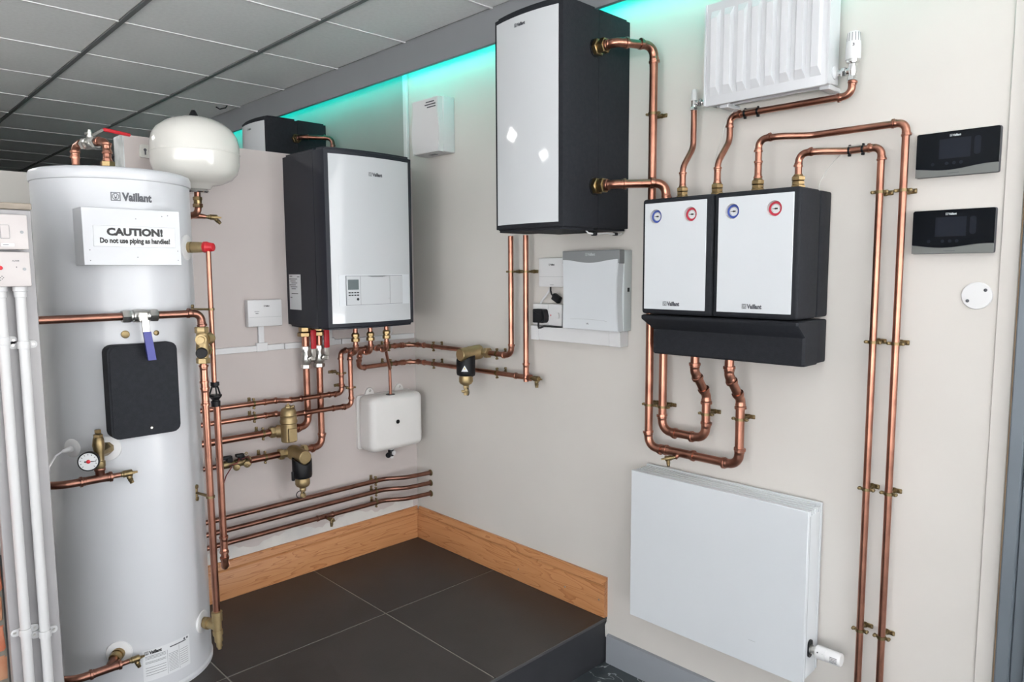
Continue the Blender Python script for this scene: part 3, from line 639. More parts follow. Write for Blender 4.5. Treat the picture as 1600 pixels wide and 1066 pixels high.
# gauge assembly
ga = thing('gauge_assembly', 'brass cross fitting with round pressure gauge on the cylinder', 'pressure gauge', (-1.505, -0.535, 0.720))
a = -119.5; base = Vector((CX, CY, 0)) + Vector(cpos(a, 0.790)) - ga.location
mk('body', MB().lathe((0, 0, .028), Z, [(0, .0125), (.006, .015), (.020, .015), (.022, .0125), (.05, .0135), (.066, .016), (.086, .0135), (.092, .0105)], 12), 'brass_old', ga)
L = Vector((base.x, base.y, 0)).length
mk('branch', MB().lathe((base.x, base.y, .072), Vector((-base.x, -base.y, 0)), [(0, .0185), (.014, .0185), (.015, .015), (.02, .015), (.021, .019), (.036, .017), (L, .014)], 8), 'brass_old', ga)
mk('test_plug', MB().hexnut((0, 0, .112), Z, .0125, .014).lathe((0, 0, .09), Z, [(0, .009), (.022, .009)], 12).hexnut((0, 0, .127), Z, .0085, .012), 'brass', ga)
gd = Vector((-.40, -.91, .03)).normalized(); gp = Vector((-.030, -.022, .060))
g = mk('gauge_case', MB().tube([(0, 0, .06), gp], .009, 12).lathe(gp, gd, [(0, .0245), (.001, .0268), (.014, .0268), (.015, .0245)], 32), 'black', ga)
mk('dial', MB().lathe(gp + gd * .0148, gd, [(0, .0242), (.0006, .0242)], 32), 'label', g)
mk('bezel', MB().torus(gp + gd * .0148, gd, .0253, .0019, 32, 6), 'black', g)
gs = gd.cross(Vector((0, 0, 1))).normalized(); gu = gs.cross(gd)
mbt = MB()
for k in range(11):
    an = math.radians(225 - 27 * k); e = gs * math.cos(an) + gu * math.sin(an); w = e.cross(gd) * .0007; c0 = gp + gd * .0156
    mbt.add([c0 + e * .0175 + w, c0 + e * .0175 - w, c0 + e * .0215 - w, c0 + e * .0215 + w], [(0, 1, 2, 3)])
e = -gs; w = e.cross(gd) * .0009; c0 = gp + gd * .0160
mbt.add([c0 - e * .010 + w * 2, c0 - e * .010 - w * 2, c0 + e * .019 - w, c0 + e * .019 + w], [(0, 1, 2, 3)])
mk('scale_marks', mbt, 'ink_black', g)
mk('hub', MB().lathe(gp + gd * .0156, gd, [(0, .0055), (.002, .005), (.003, .003)], 16), 'red', g)
def low_branch(label, z, x0, xt, dcz):
    t = pipe(label, [(-1.672, -.30, z - .004), (-1.632, PY - .003, z), (xt - .03, PY - .003, z)], 0.0112, [('b', .075)], material='copper_dark')
    mb = MB(); fitting_tube(mb, [(xt - .035, PY - .003, z), (xt + .012, PY - .003, z)], 0.0112)
    mb.tube([(xt + .012, PY - .003, z), (xt + .03, PY - .003, z), (xt + .034, PY - .003, z), (xt + .050, PY - .003, z)], [.0118, .0085, .0075, .0075], 14)
    mk('tee', mb, 'copper_dark', t, world=True); return t
low_branch('dark copper branch pipe below the pressure gauge', 0.718, 0, -1.505, 0)
tq = low_branch('dark copper branch pipe at the foot of the cylinder', 0.154, 0, -1.512, 0)
mk('tee', MB().tube([(-1.505, PY, .722), (-1.505, PY, .738), (-1.505, PY, .742), (-1.505, PY, .748), (-1.505, PY, .752)], [.012, .0122, .0148, .0148, .0122], 16), 'copper_dark', ga, world=True)
bq = Vector((CX, CY, 0)) + Vector(cpos(-120.6, 0.165))
mk('tee_branch', MB().tube([(-1.514, PY, .155), bq.lerp(Vector((-1.514, PY, .157)), .45)], .0118, 14), 'copper_dark', tq, world=True)
mk('union_nut', MB().lathe(bq, Vector((-1.514, PY, .158)) - bq, [(-.003, .0185), (.012, .0185), (.013, .0145), (.017, .0145), (.018, .0178), (.032, .0165), (.033, .0125)], 14), 'brass', tq, world=True)
drain_cock('brass drain cock on the branch below the pressure gauge', (-1.462, PY - .003, 0.718), X, (.35, 0, -1), 1.05)
drain_cock('brass drain cock beside the rating label at the cylinder foot', (-1.470, PY - .003, 0.154), X, (.35, 0, -1), 1.0)
# pipes on top of the cylinder
tp = pipe('copper loop with red lever valve on top of the cylinder', [(-1.425, -0.15, 1.598), (-1.425, -0.15, 1.700), (-1.377, -0.31, 1.700), (-1.377, -0.31, 1.598)], 0.0110, ['e', 'e'], couplings=[((-1.377, -.31, 1.665), Z), ((-1.425, -.15, 1.655), Z)])
mk('union_nut', MB().hexnut((-1.377, -.31, 1.622), Z, .0205, .016).lathe((-1.377, -.31, 1.600), Z, [(0, .0165), (.02, .0165), (.021, .0145), (.040, .0145)], 14), 'brass', tp, world=True)
tv = thing('lever_valve', 'chrome lever valve with red handle above the cylinder', 'valve', (-1.401, -0.230, 1.700)); d = Vector((0.048, -0.16, 0)).normalized()
mk('body', MB().hexnut(-d * .036, d, .0185, .016).lathe(-d * .022, d, [(0, .014), (.006, .018), (.022, .0195), (.038, .018), (.044, .014)], 16).hexnut(d * .020, d, .0185, .016), 'nickel', tv)
mk('stem', MB().lathe((0, 0, .014), Z, [(0, .009), (.012, .009), (.013, .0075), (.021, .0075), (.022, .005), (.027, .005)], 10), 'nickel', tv)
hd = Vector((.97, .25, 0)).normalized()
lev = mk('lever', MB().tube([hd * -.014 + Vector((0, 0, .028)), hd * .012 + Vector((0, 0, .028)), hd * .042 + Vector((0, 0, .048))], .0042, 8), 'nickel', tv)
mk('grip', MB().tube([hd * .042 + Vector((0, 0, .048)), hd * .05 + Vector((0, 0, .049)), hd * .128 + Vector((0, 0, .045)), hd * .131 + Vector((0, 0, .045))], [.0045, .0062, .0055, .003], 10), 'red', lev)

# ================================================================== WHITE EXPANSION VESSEL ON TOP OF THE PARTITION
ev = thing('expansion_vessel', 'round cream expansion vessel with black cap on the partition', 'expansion vessel', (-1.058, -0.168, 1.585))
R0 = 0.146
prof = [(0.004, .03), (0.006, .045), (.018, .052), (.024, .085), (.04, .118), (.062, .137), (.09, R0 - .001), (.125, R0), (.1255, R0 + .0015), (.129, R0 + .0015), (.1295, R0), (.158, R0 - .001), (.186, .139), (.210, .124), (.232, .096), (.246, .062), (.252, .028), (.2525, .0001)]
mk('tank', MB().lathe((0, 0, 0), Z, prof, 56), 'vessel', ev, ang=60)
mk('valve_cap', MB().lathe((0, 0, .250), Z, [(0, .019), (.006, .017), (.020, .0095), (.026, .006)], 10), 'black', ev)
mk('flange', MB().lathe((0, 0, -.010), Z, [(0, .012), (.002, .037), (.006, .040), (.010, .038), (.014, .03)], 32), 'chrome', ev)
tb = mk('wall_tab', MB().rbox(-.132, -.085, .155, .1675, .120, .165, .006, 2, axis=1), 'vessel', ev)
mk('keyhole', MB().lathe((-.115, .1555, .147), nY, [(0, .0055), (.0012, .005)], 12).box(-.1175, -.1125, .1542, .155, .130, .147), 'ink', tb)
vpq = pipe('short copper elbow hanging below the cream expansion vessel', [(-1.058, -.168, 1.575), (-1.058, -.168, 1.500), (-1.125, -.075, 1.500)], .0108, ['e'])
mk('union_nut', MB().hexnut((-1.058, -.168, 1.551), Z, .0155, .013).lathe((-1.058, -.168, 1.537), Z, [(0, .0135), (.014, .0135)], 12).hexnut((-1.058, -.168, 1.527), Z, .0170, .013), 'brass', vpq, world=True)
mk('tee', MB().tube([(-1.070, -.150, 1.500), (-1.045, -.158, 1.498), (-1.030, -.161, 1.496)], [.0115, .009, .0075], 12), 'copper', vpq, world=True)
drain_cock('dark brass drain cock below the cream expansion vessel', (-1.030, -.161, 1.496), (1, -.1, -.02), (.75, 0, -.66), 1.05)

# ================================================================== BOILER AND THE PARTITION WALL
def bulge(w, d0, d1, b, r=0.012, n=14):
    """plan outline, back at y=-d0, flat sides to y=-(d1-b), bowed front reaching y=-d1"""
    pts = [(w / 2, -d0), (w / 2, -(d1 - b - r))]
    for i in range(n + 1):
        x = w / 2 - r * 0.35 - (w - r * 0.7) * i / n; t = x / (w / 2)
        pts.append((x, -(d1 - b * t * t)))
    pts += [(-w / 2, -(d1 - b - r)), (-w / 2, -d0)]
    return pts
def bow_panel(x0, x1, z0, z1, w, d1, b, e, th=0.003, n=14):
    """curved sheet lying e in front of a bowed front"""
    vs = []
    for i in range(n + 1):
        x = x0 + (x1 - x0) * i / n; y = -(d1 - b * (x / (w / 2)) ** 2) - e
        vs += [(x, y, z0), (x, y, z1), (x, y + th + e, z0), (x, y + th + e, z1)]
    fs = []
    for i in range(n):
        a = 4 * i; c = a + 4; fs += [(a, c, c + 1, a + 1), (a + 2, a + 3, c + 3, c + 2), (a + 1, c + 1, c + 3, a + 3), (a, a + 2, c + 2, c)]
    fs += [(0, 1, 3, 2), (4 * n, 4 * n + 2, 4 * n + 3, 4 * n + 1)]
    return MB().add(vs, fs)
def on_bow(w, d1, b, e): return lambda x, z: (x, -(d1 - b * (x / (w / 2)) ** 2) - e, z)

BW, BD, BBW = 0.418, 0.335, 0.024
bo = thing('boiler', 'wall hung boiler with white front and charcoal casing', 'boiler', (-0.439, 0, 1.073))
mk('rear_casing', MB().plan([(BW / 2, -.001), (BW / 2, -.2425), (-BW / 2, -.2425), (-BW / 2, -.001)], 0.0, 0.697, 0.010, 3), 'foam2', bo)
mk('front_hood', MB().plan(bulge(BW, .2445, BD, BBW, .022), 0.0, 0.697, 0.010, 3), 'foam2', bo)
fp = mk('front_panel', bow_panel(-0.186, 0.182, 0.024, 0.672, BW, BD, BBW, 0.0022), 'panel', bo)
f = on_bow(BW, BD, BBW, 0.0030)
flat_text('lettering', logo2d(0.064), bo, 0.012, 0.606, 0, 'ink', f)
# control flap in a shallow frame
fr_ = mk('flap_frame', bow_panel(-0.158, 0.176, 0.092, 0.213, BW, BD, BBW, 0.0032, 0.001), 'panel_satin', fp)
fl_ = mk('control_flap', bow_panel(-0.130, 0.134, 0.095, 0.208, BW, BD, BBW, 0.0085, 0.004), 'panel', fp)
mk('flap_edge', bow_panel(-0.131, 0.135, 0.0935, 0.2092, BW, BD, BBW, 0.0048, 0.002), 'ink', fp)
mk('display', bow_panel(-0.125, -0.080, 0.155, 0.194, BW, BD, BBW, 0.0092, 0.001), 'lcd', fl_)
mb = MB()
for j in range(2):
    for i in range(4):
        x = -0.124 + i * 0.0118; vs = [f(x, 0.141 - j * .010), f(x + .009, 0.141 - j * .010), f(x + .009, 0.1455 - j * .010), f(x, 0.1455 - j * .010)]
        mb.add([(v[0], v[1] - .0065, v[2]) for v in vs], [(0, 1, 2, 3)])
mk('keys', mb, 'ink_black', fl_)
mk('dial_button', MB().lathe((-0.084, f(-.084, 0)[1] - .005, 0.117), nY, [(0, .0052), (.0015, .005)], 14), 'ink_black', fl_)
mb = MB()
for x in (-0.072, 0.066):
    a = f(x, .096); mb.box(x - .0004, x + .0004, a[1] - .0064, a[1] - .0055, .096, .207)
a = f(-.1, 0); mb.add([f(-.129, .1165), f(.066, .1165), f(.066, .1172), f(-.129, .1172)], [(0, 1, 2, 3)]); mb.v = [(v[0], v[1] - (.0064 if i >= len(mb.v) - 4 else 0), v[2]) for i, v in enumerate(mb.v)]
mk('flap_joint', mb, 'silver', fl_)
mk('grip_recess', MB().prism([(-.045, .2085), (.055, .2085), (.03, .2035), (-.02, .2035)], f(0, 0)[1] - .0068, f(0, 0)[1] - .004), 'silver', fl_)
lb = mk('rating_label', MB().box(-BW / 2 - .0006, -BW / 2, -.118, -.022, 0.072, 0.215), 'label', bo)
mb = MB()
for (y0, y1, z) in [(-.112, -.09, .206), (-.05, -.03, .204)] + [(-.115 + .008 * (k % 3), -.05 - .012 * (k % 2), .195 - .008 * k) for k in range(6)] + [(-.10, -.045, .136), (-.112, -.095, .120)]:
    mb.add([(-BW / 2 - .0009, -.14 - y0, z), (-BW / 2 - .0009, -.14 - y1, z), (-BW / 2 - .0009, -.14 - y1, z + .003), (-BW / 2 - .0009, -.14 - y0, z + .003)], [(0, 1, 2, 3)])
mk('print', mb, 'ink', lb)

# three compression tails under the boiler and their runs
AZ, BZ_ = 0.777, 0.722
pa = pipe('upper copper pipe crossing the partition wall to the third boiler tail', [(-1.25, -.045, AZ), (-.735, -.045, AZ), (-.70, -.078, AZ), (-.452, -.078, AZ), (-.452, -.078, .957), (-.385, -.055, .957), (-.290, -.055, .957)], r22, [('b', .03), ('b', .03), 'e', ('e', .02), ('b', .05)],
     clips=[((-.83, -.045, AZ), X, 'L'), ((-.452, -.078, .862), Z, 'L')], couplings=[((-.76, -.045, AZ), X), ((-.665, -.078, AZ), X), ((-.535, -.078, AZ), X), ((-.452, -.078, .835), Z)])
pb = pipe('second copper pipe crossing the partition wall to the first boiler tail', [(-1.25, -.045, BZ_), (-.735, -.045, BZ_), (-.70, -.108, BZ_), (-.425, -.108, BZ_), (-.425, -.108, .955), (-.431, -.165, .955), (-.431, -.165, 1.085)], r22, [('b', .03), ('b', .03), 'e', ('e', .02), ('e', .02)],
     clips=[((-.83, -.045, BZ_), X, 'L'), ((-.425, -.108, .800), Z, 'L')], couplings=[((-.76, -.045, BZ_), X), ((-.665, -.108, BZ_), X), ((-.49, -.108, BZ_), X), ((-.425, -.108, .778), Z)])
union(pb, (-.431, -.165, 1.022), Z, r22)
pc = pipe('lower copper run from middle boiler tail along both walls', [(-.357, -.165, 1.085), (-.357, -.165, .952), (-.365, -.095, .952), (-.365, -.075, .877), (-.052, -.060, .877), (-.052, -.790, .877)], r22, [('e', .02), ('e', .018), ('e', .022), ('b', .07)],
     clips=[((-.19, -.067, .877), X, 'L'), ((-.052, -.210, .877), Y, 'R'), ((-.052, -.632, .877), Y, 'R')], couplings=[((-.135, -.065, .877), X), ((-.100, -.063, .877), X), ((-.052, -.115, .877), Y)])
union(pc, (-.357, -.165, 1.022), Z, r22)
pd = pipe('upper copper run from third boiler tail to the magnetic filter', [(-.275, -.165, 1.085), (-.275, -.165, .957), (-.275, -.058, .957), (-.052, -.058, .957), (-.052, -.455, .957)], r22, [('e', .02), ('e', .02), ('b', .07)],
     clips=[((-.19, -.058, .957), X, 'L'), ((-.052, -.210, .957), Y, 'R')], couplings=[((-.135, -.058, .957), X), ((-.100, -.058, .957), X), ((-.052, -.115, .957), Y)])
union(pd, (-.275, -.165, 1.025), Z, r22)
mk('tee', MB().tube([(-.315, -.055, .957), (-.314, -.055, .957), (-.305, -.055, .957), (-.300, -.055, .957), (-.26, -.056, .957)], [.010, .0133, .0133, .011, .011], 16), 'copper_dark', pd, world=True)
pipe('thin bent copper pipe dropping into the white wall tank', [(-.262, -.140, .950), (-.250, -.128, .925), (-.216, -.098, .862), (-.213, -.096, .740)], .0069, [('b', .03), ('b', .03)])
# flow and return droppers with red lever valves
for i, (x, lab) in enumerate(((-.600, 'chrome valve with red handle under the boiler nearer its label'), (-.539, 'chrome valve with red handle under the boiler nearer its middle'))):
    t = thing('lever_valve', lab, 'valve', (x, -.05, .90), 0, 'red lever valves under the boiler')
    mk('tail_nut', MB().hexnut((0, 0, .150), Z, .026, .020).hexnut((0, 0, .130), Z, .031, .018).lathe((0, 0, .165), Z, [(0, .017), (.012, .017)], 14), 'brass', t)
    mk('tail_tube', MB().tube([(0, 0, .085), (0, 0, .135)], .0145, 16), 'copper', t)
    mk('body', MB().hexnut((0, 0, -.004), Z, .0225, .018).lathe((0, 0, .012), Z, [(0, .016), (.006, .0205), (.026, .0225), (.046, .0205), (.054, .017), (.058, .017), (.059, .0205), (.066, .0205)], 12).hexnut((0, 0, .074), Z, .0205, .016), 'nickel', t)
    mk('stem', MB().lathe((.004, -.018, .040), nY, [(0, .011), (.014, .011), (.0145, .0135), (.019, .0125), (.02, .006)], 6), 'nickel', t)
    lv_ = mk('lever', MB().rbox(-.004, .020, -.043, -.038, .030, .052, .003, 1).rbox(.004, .024, -.043, -.0385, .045, .093, .002, 1), 'nickel', t)
    mk('grip', MB().rbox(.003, .026, -.047, -.035, .080, .160, .004, 2), 'red', lv_)
v1 = pipe('copper dropper from boiler to the brass air separator', [(-.600, -.05, .900), (-.600, -.05, .653), (-.690, -.062, .653)], r28, [('e', .034)])
v2 = pipe('copper dropper from boiler to the lower magnetic filter', [(-.539, -.05, .900), (-.539, -.05, .556), (-.640, -.062, .556)], r28, [('e', .034)])
pipe('third copper pipe running left from the brass air separator', [(-1.25, -.062, .653), (-.775, -.062, .653)], r28, [], clips=[((-.805, -.062, .653), X, 'L')])
pipe('short copper pipe between lower magnetic filter and filling valves', [(-.865, -.062, .556), (-.725, -.062, .556)], r28, [], clips=[((-.800, -.062, .556), X, 'L')])
pipe('copper pipe behind upright pipes feeding the filling valves', [(-1.25, -.055, .556), (-.985, -.062, .556)], r22, [], material='copper_dark')
sp = thing('air_separator', 'upright brass air separator on the partition wall pipes', 'air separator', (-.715, -.105, .614))
mk('body', MB().lathe((0, 0, 0), Z, [(0, .029), (.003, .0315), (.075, .0315), (.078, .0345), (.088, .0345), (.091, .0325), (.105, .0325), (.107, .0335), (.109, .0315), (.125, .030), (.134, .026), (.138, .020)], 28), 'brass_cast', sp)
mk('vent_cap', MB().hexnut((0, 0, .136), Z, .013, .010).lathe((0, 0, .145), Z, [(0, .010), (.005, .010), (.006, .005), (.011, .005)], 12).lathe((.008, -.006, .140), (.8, -.5, .3), [(0, .006), (.014, .0055), (.016, .003)], 10), 'brass_cast', sp)
mk('face_flat', MB().rbox(-.018, .018, -.034, -.02, .004, .058, .002, 1), 'brass_cast', sp)
mk('side_port', MB().tube([(0, .02, .04), (-.03, .043, .039)], .027, 20).hexnut((-.062, .043, .039), X, .0235, .022).lathe((-.042, .043, .039), X, [(0, .018), (.02, .022), (.05, .026)], 18).lathe((.0, .043, .039), X, [(0, .025), (.03, .018), (.031, .0165), (.036, .0165)], 18), 'brass_cast', sp)
def mag_filter(label, loc, rz, sticker):
    t = thing('magnetic_filter', label, 'magnetic filter', loc, rz)
    # brass barrel pointing out of the wall, black magnet collar below it, drain at the bottom
    mk('barrel', MB().lathe((0, .05, 0), (0, -1, -.04), [(0, .026), (.004, .0305), (.030, .0305), (.032, .029), (.088, .0285), (.110, .0265), (.112, .024)], 26), 'brass_cast', t)
    mk('pipe_port', MB().hexnut((-.062, .045, 0), X, .023, .020).lathe((-.043, .045, 0), X, [(0, .017), (.086, .017)], 16).hexnut((.042, .045, 0), X, .023, .020), 'brass_cast', t)
    mk('down_leg', MB().lathe((0, -.030, -.005), nZ, [(0, .022), (.06, .022), (.100, .0295), (.114, .0295), (.122, .025), (.128, .015), (.131, .012)], 24), 'brass_cast', t)
    n = 28; vs = []; zt = []
    for k in range(n):
        an = 2 * PI * k / n; c = math.cos(an); s_ = math.sin(an)
        top = -.012 - .022 * max(0.0, -s_) ** 2 if s_ < 0 else -.012 + .006 * s_
        bot = -.094 if s_ < .3 else -.098
        for rr, zz in ((.0375, bot + .004), (.0395, bot + .012), (.0395, top - .004), (.0375, top), (.028, top), (.028, bot)): vs.append((rr * c, -.030 + rr * s_, zz))
    fs = []
    for k in range(n):
        a = 6 * k; b = 6 * ((k + 1) % n)
        for j in range(6): fs.append((a + j, b + j, b + (j + 1) % 6, a + (j + 1) % 6))
    co = mk('magnet_collar', MB().add(vs, fs), 'black', t, ang=60)
    mk('release_tab', MB().rbox(-.046, -.034, -.036, -.024, -.098, -.060, .002, 1), 'black', co)
    dv = mk('drain_valve', MB().hexnut((0, -.030, -.150), Z, .0125, .016).lathe((0, -.030, -.158), Z, [(-.012, .0095), (-.004, .0115), (0, .0085), (.01, .0085)], 12).hexnut((0, -.030, -.176), Z, .0115, .010).lathe((0, -.030, -.160), (-.6, -.8, 0), [(0, .006), (.016, .006), (.017, .0045), (.02, .0045)], 10), 'brass_cast', t)
    mk('cap_strap', MB().torus((.014 if sticker else -.014, -.034, -.160), (.3, 1, 0), .015, .0019, 22, 6), 'black', dv)
    if sticker:
        vs, fs = [], []
        def tri(s, r, dz):
            out = []
            for px, pz in ((0, .019), (.0115, -.005), (-.0115, -.005)):
                an = math.radians(-52) + px * s / .0395; out.append((r * math.cos(an), -.030 + r * math.sin(an), -.062 + pz * s + dz))
            return out
        # curved warning triangle, subdivided across the collar
        st = MB(); N = 6
        for i in range(N):
            for px0, px1 in (((-.0145 + .029 * i / N), (-.0145 + .029 * (i + 1) / N)),):
                h = lambda p: .026 * (1 - abs(p) / .0145) - .012
                q = []
                for p, zz in ((px0, -.012), (px1, -.012), (px1, h(px1)), (px0, h(px0))):
                    an = math.radians(-48) + p / .0395; q.append((.0401 * math.cos(an), -.030 + .0401 * math.sin(an), -.060 + zz))
                st.add(q, [(0, 1, 2, 3)])
        mk('warning_sticker', st, 'label', co)
        an = math.radians(-48); c_ = Vector((math.cos(an), math.sin(an), 0)); s_ = Vector((-c_.y, c_.x, 0)); o_ = Vector((0, -.030, -.062)) + c_ * .0406
        mk('warning_mark', MB().add([o_ - s_ * .003, o_ + s_ * .003, o_ + s_ * .0005 + Vector((0, 0, .008)), o_ - s_ * .0005 + Vector((0, 0, .008))], [(0, 1, 2, 3)]), 'yellow', co)
    return t
mag_filter('brass magnetic filter with black collar above the skirting pipes', (-.680, -.107, .556), 0, False)
mag_filter('brass magnetic filter with warning triangle on the long wall', (-.097, -.522, .957), RW, True)
# filling valves with black levers and hanging caps
fv = thing('filling_valves', 'pair of black-handled filling valves left of the lower filter', 'valve', (-.925, -.062, .556))
mk('body', MB().hexnut((.045, 0, 0), X, .021, .018).lathe((-.070, 0, 0), X, [(0, .011), (.02, .011), (.022, .015), (.05, .015), (.052, .009), (.07, .009), (.072, .015), (.105, .016), (.116, .013)], 14), 'brass_old', fv)
for dx, w in ((-.020, .05), (.028, .022)):
    h_ = mk('handle', MB().rbox(dx - w, dx + .010, -.010, .010, .022, .034, .003, 2).rbox(dx - .012, dx + .010, -.012, .012, .008, .028, .003, 2), 'black', fv)
for dx, dz in ((.002, -.012), (.044, -.008)):
    c_ = mk('cap', MB().lathe((dx, -.014, dz), (-.35, -.93, 0), [(0, .013), (.006, .0135), (.012, .0125), (.013, .009), (.0135, .004), (.016, .0035)], 20), 'brass_old', fv)
mk('cord', MB().tube([(-.03, -.022, .0), (.0, -.026, .006), (.012, -.02, .02)], .0024, 6).tube([(.020, -.024, .018), (.042, -.028, .024), (.060, -.02, -.002), (.044, -.028, -.012)], .0024, 6).tube([(-.02, -.024, -.004), (-.045, -.026, -.035), (-.055, -.02, -.07)], .0024, 6), 'redcord', fv)
mk('eyelet', MB().torus((.040, -.020, .036), (-.3, -.9, 0), .0045, .0018, 12, 6), 'brass_old', fv)
# three low pipes that turn into the long wall
for z, lab in ((.340, 'top one of three copper pipes above the pine skirting'), (.290, 'middle one of three copper pipes above the pine skirting'), (.238, 'lowest of three copper pipes above the pine skirting')):
    t = pipe(lab, [(-1.25, -.042, z), (-.225, -.042, z), (-.135, -.092, z - .001), (-.0, -.106, z - .003)], r22, [('b', .09), ('b', .07)], clips=[((-.268, -.042, z), X, 'L')], material='copper_dark', group='pipes above the skirting')
    mk('escutcheon', MB().lathe((-.0005, -.106, z - .003), nX, [(0, .0155), (.003, .0150), (.0045, .0115)], 20), 'brass_old', t, world=True)
    if z < .25:
        mb = MB(); fitting_tube(mb, [(-.555, -.042, z), (-.505, -.042, z)], r22); mb.tube([(-.530, -.042, z), (-.530, -.070, z - .002)], .0085, 12); mk('tee', mb, 'copper_dark', t, world=True)
drain_cock('brass drain cock on the lowest skirting pipe', (-.530, -.066, .236), (.05, -1, 0), (-.05, -.1, -1), 1.0)
# white wall tank
wt = thing('wall_tank', 'white moulded plastic tank on the partition near the corner', 'tank', (-.190, 0, .490))
mk('tank_body', MB().rbox(-.143, .143, -.122, -.004, 0.0, .252, .030, 5), 'tank', wt, ang=60)
mk('back_flange', MB().rbox(-.148, .147, -.012, -.001, .004, .250, .010, 3, axis=1), 'tank', wt)
for x in (-.076, .088):
    e = mk('fixing_ear', MB().prism([(x - .028, .24), (x + .028, .24), (x + .020, .266), (x + .008, .279), (x - .008, .279), (x - .020, .266)], -.009, -.001, .002, 1), 'tank', wt)
    mk('screw', MB().lathe((x, -.009, .266), nY, [(0, .0062), (.003, .0055), (.0045, .003)], 10), 'nickel', e)
mk('inlet_neck', MB().lathe((-.023, -.095, .246), Z, [(0, .026), (.005, .024), (.006, .023)], 24), 'tank', wt)
mk('inlet_seal', MB().lathe((-.023, -.095, .2515), Z, [(0, .021), (.002, .021), (.0025, .008)], 24), 'black', wt)
mk('sight_plug', MB().lathe((-.004, -.121, .128), nY, [(0, .0095), (.002, .0095), (.003, .006)], 20), 'black', wt)
tvv = mk('outlet_neck', MB().lathe((-.010, -.070, .004), nZ, [(0, .016), (.012, .015), (.013, .012)], 16), 'tank', wt)
mk('outlet_tap', MB().lathe((-.010, -.070, -.006), nZ, [(0, .012), (.004, .014), (.030, .014), (.034, .011)], 14).lathe((-.010, -.070, -.026), (-.8, -.5, -.1), [(0, .009), (.022, .009), (.0225, .0125), (.034, .0125)], 14), 'black', tvv)
mk('tap_button', MB().lathe((-.005, -.082, -.024), (.25, -.95, 0), [(0, .0105), (.006, .0100)], 18), 'plastic', tvv)
mk('tap_spout', MB().lathe((-.008, -.072, -.040), nZ, [(0, .0085), (.010, .0075)], 12), 'plastic', tvv)
# receiver box and mini trunking
rx = thing('wireless_receiver', 'small white receiver box left of the boiler', 'receiver', (-.760, 0, 1.081))
mk('case', MB().rbox(-.072, .072, -.030, -.001, 0, .107, .004, 2), 'plastic', rx)
mk('case_joint', MB().box(-.0665, .0665, -.0303, -.0299, .0375, .0382), 'silver', rx)
flat_text('lettering', logo2d(.024), rx, .006, .082, -.0304, 'ink_black')
mk('print', MB().box(-.045, -.025, -.0303, -.0301, .060, .0615).box(-.041, -.029, -.0303, -.0301, .052, .0545), 'ink', rx)
tr = thing('cable_trunking', 'white mini trunking along the partition behind the boiler', 'trunking', (-.50, 0, .992))
for x0, x1 in ((-.48, -.175), (-.171, .092), (.096, .488)): mk('trunking_length', MB().rbox(x0, x1, -.012, -.0005, -.0118, .0118, .0015, 1), 'plastic', tr)
mk('trunking_riser', MB().rbox(-.2835, -.2595, -.0115, -.0005, .0118, .089, .0015, 1), 'plastic', tr)
mk('tee_cover', MB().rbox(-.294, -.247, -.0135, -.0005, -.0135, .022, .0015, 1), 'plastic', tr)
mk('trunking_riser', MB().rbox(.014, .050, -.0115, -.0005, .0118, .08, .0015, 1).rbox(.004, .060, -.0125, -.0005, -.0130, .020, .0015, 1), 'plastic', tr)
mk('feed_cable', MB().tube([(.345, -.012, .006), (.352, -.020, .030), (.345, -.03, .075), (.33, -.04, .095)], .004, 8), 'plastic', tr)

# ================================================================== LONG WALL: HYDRAULIC MODULES
def hydraulic_box(label, y0, y1, z0, h, logo=True, tails=()):
    w = y1 - y0; yc = (y0 + y1) / 2
    t = thing('hydraulic_module', label, 'hydraulic module', (0, yc, z0), RW)
    D, b = 0.352, 0.020
    mk('rear_casing', MB().plan([(w / 2 - .001, -.001), (w / 2 - .001, -.166), (-w / 2 + .001, -.166), (-w / 2 + .001, -.001)], 0.004, h - .002, .008, 2), 'foam', t)
    mk('front_hood', MB().plan(bulge(w, .1685, D, b, .024), 0.0, h, .010, 3), 'foam', t)
    mk('joint_seal', MB().box(-w / 2 + .006, w / 2 - .006, -.170, -.165, .008, h - .008), 'black', t)
    p = mk('front_panel', bow_panel(-w / 2 + .021, w / 2 - .024, 0.024, h - .024, w, D, b, 0.0022), 'panel', t)
    flat_text('lettering', logo2d(.050), t, -.016, h - .052, 0, 'ink', on_bow(w, D, b, .003))
    return t, w
hm, hw = hydraulic_box('large charcoal hydraulic module with white front on the long wall', -1.252, -.928, 1.430, .715)
mk('cable', MB().tube([(.135, -.20, .004), (.140, -.19, -.008), (.147, -.17, -.010), (.148, -.10, -.006), (.146, -.03, -.008), (.15, -.02, -.004)], .003, 8), 'plastic', hm)
mk('cable_clip', MB().rbox(.136, .152, -.175, -.155, -.016, -.002, .003, 1), 'black', hm)
mk('cable_clip', MB().rbox(.138, .15, -.06, -.04, -.012, -.001, .002, 1), 'black', hm)
mk('vent_tail', MB().lathe((-hw / 2 + .002, -.185, .135), nX, [(0, .014), (.006, .014), (.007, .011), (.018, .011), (.02, .008), (.028, .0075)], 12), 'brass_old', hm)
rb, rw_ = hydraulic_box('distant charcoal hydraulic module showing above the partition', .770, 1.075, 1.395, .702)
mk('tail_nut', MB().hexnut((rw_ / 2, -.18, .600), X, .024, .018).hexnut((rw_ / 2 + .02, -.18, .600), X, .02, .014), 'brass_old', rb)
pipe('dull brown pipe on the distant module above the partition', [(-.18, .750, 1.995), (-.18, .70, 1.995), (-.05, .62, 1.995), (-.05, .62, 1.75)], .011, [('e', .03), ('e', .028)], material='copper_dark')
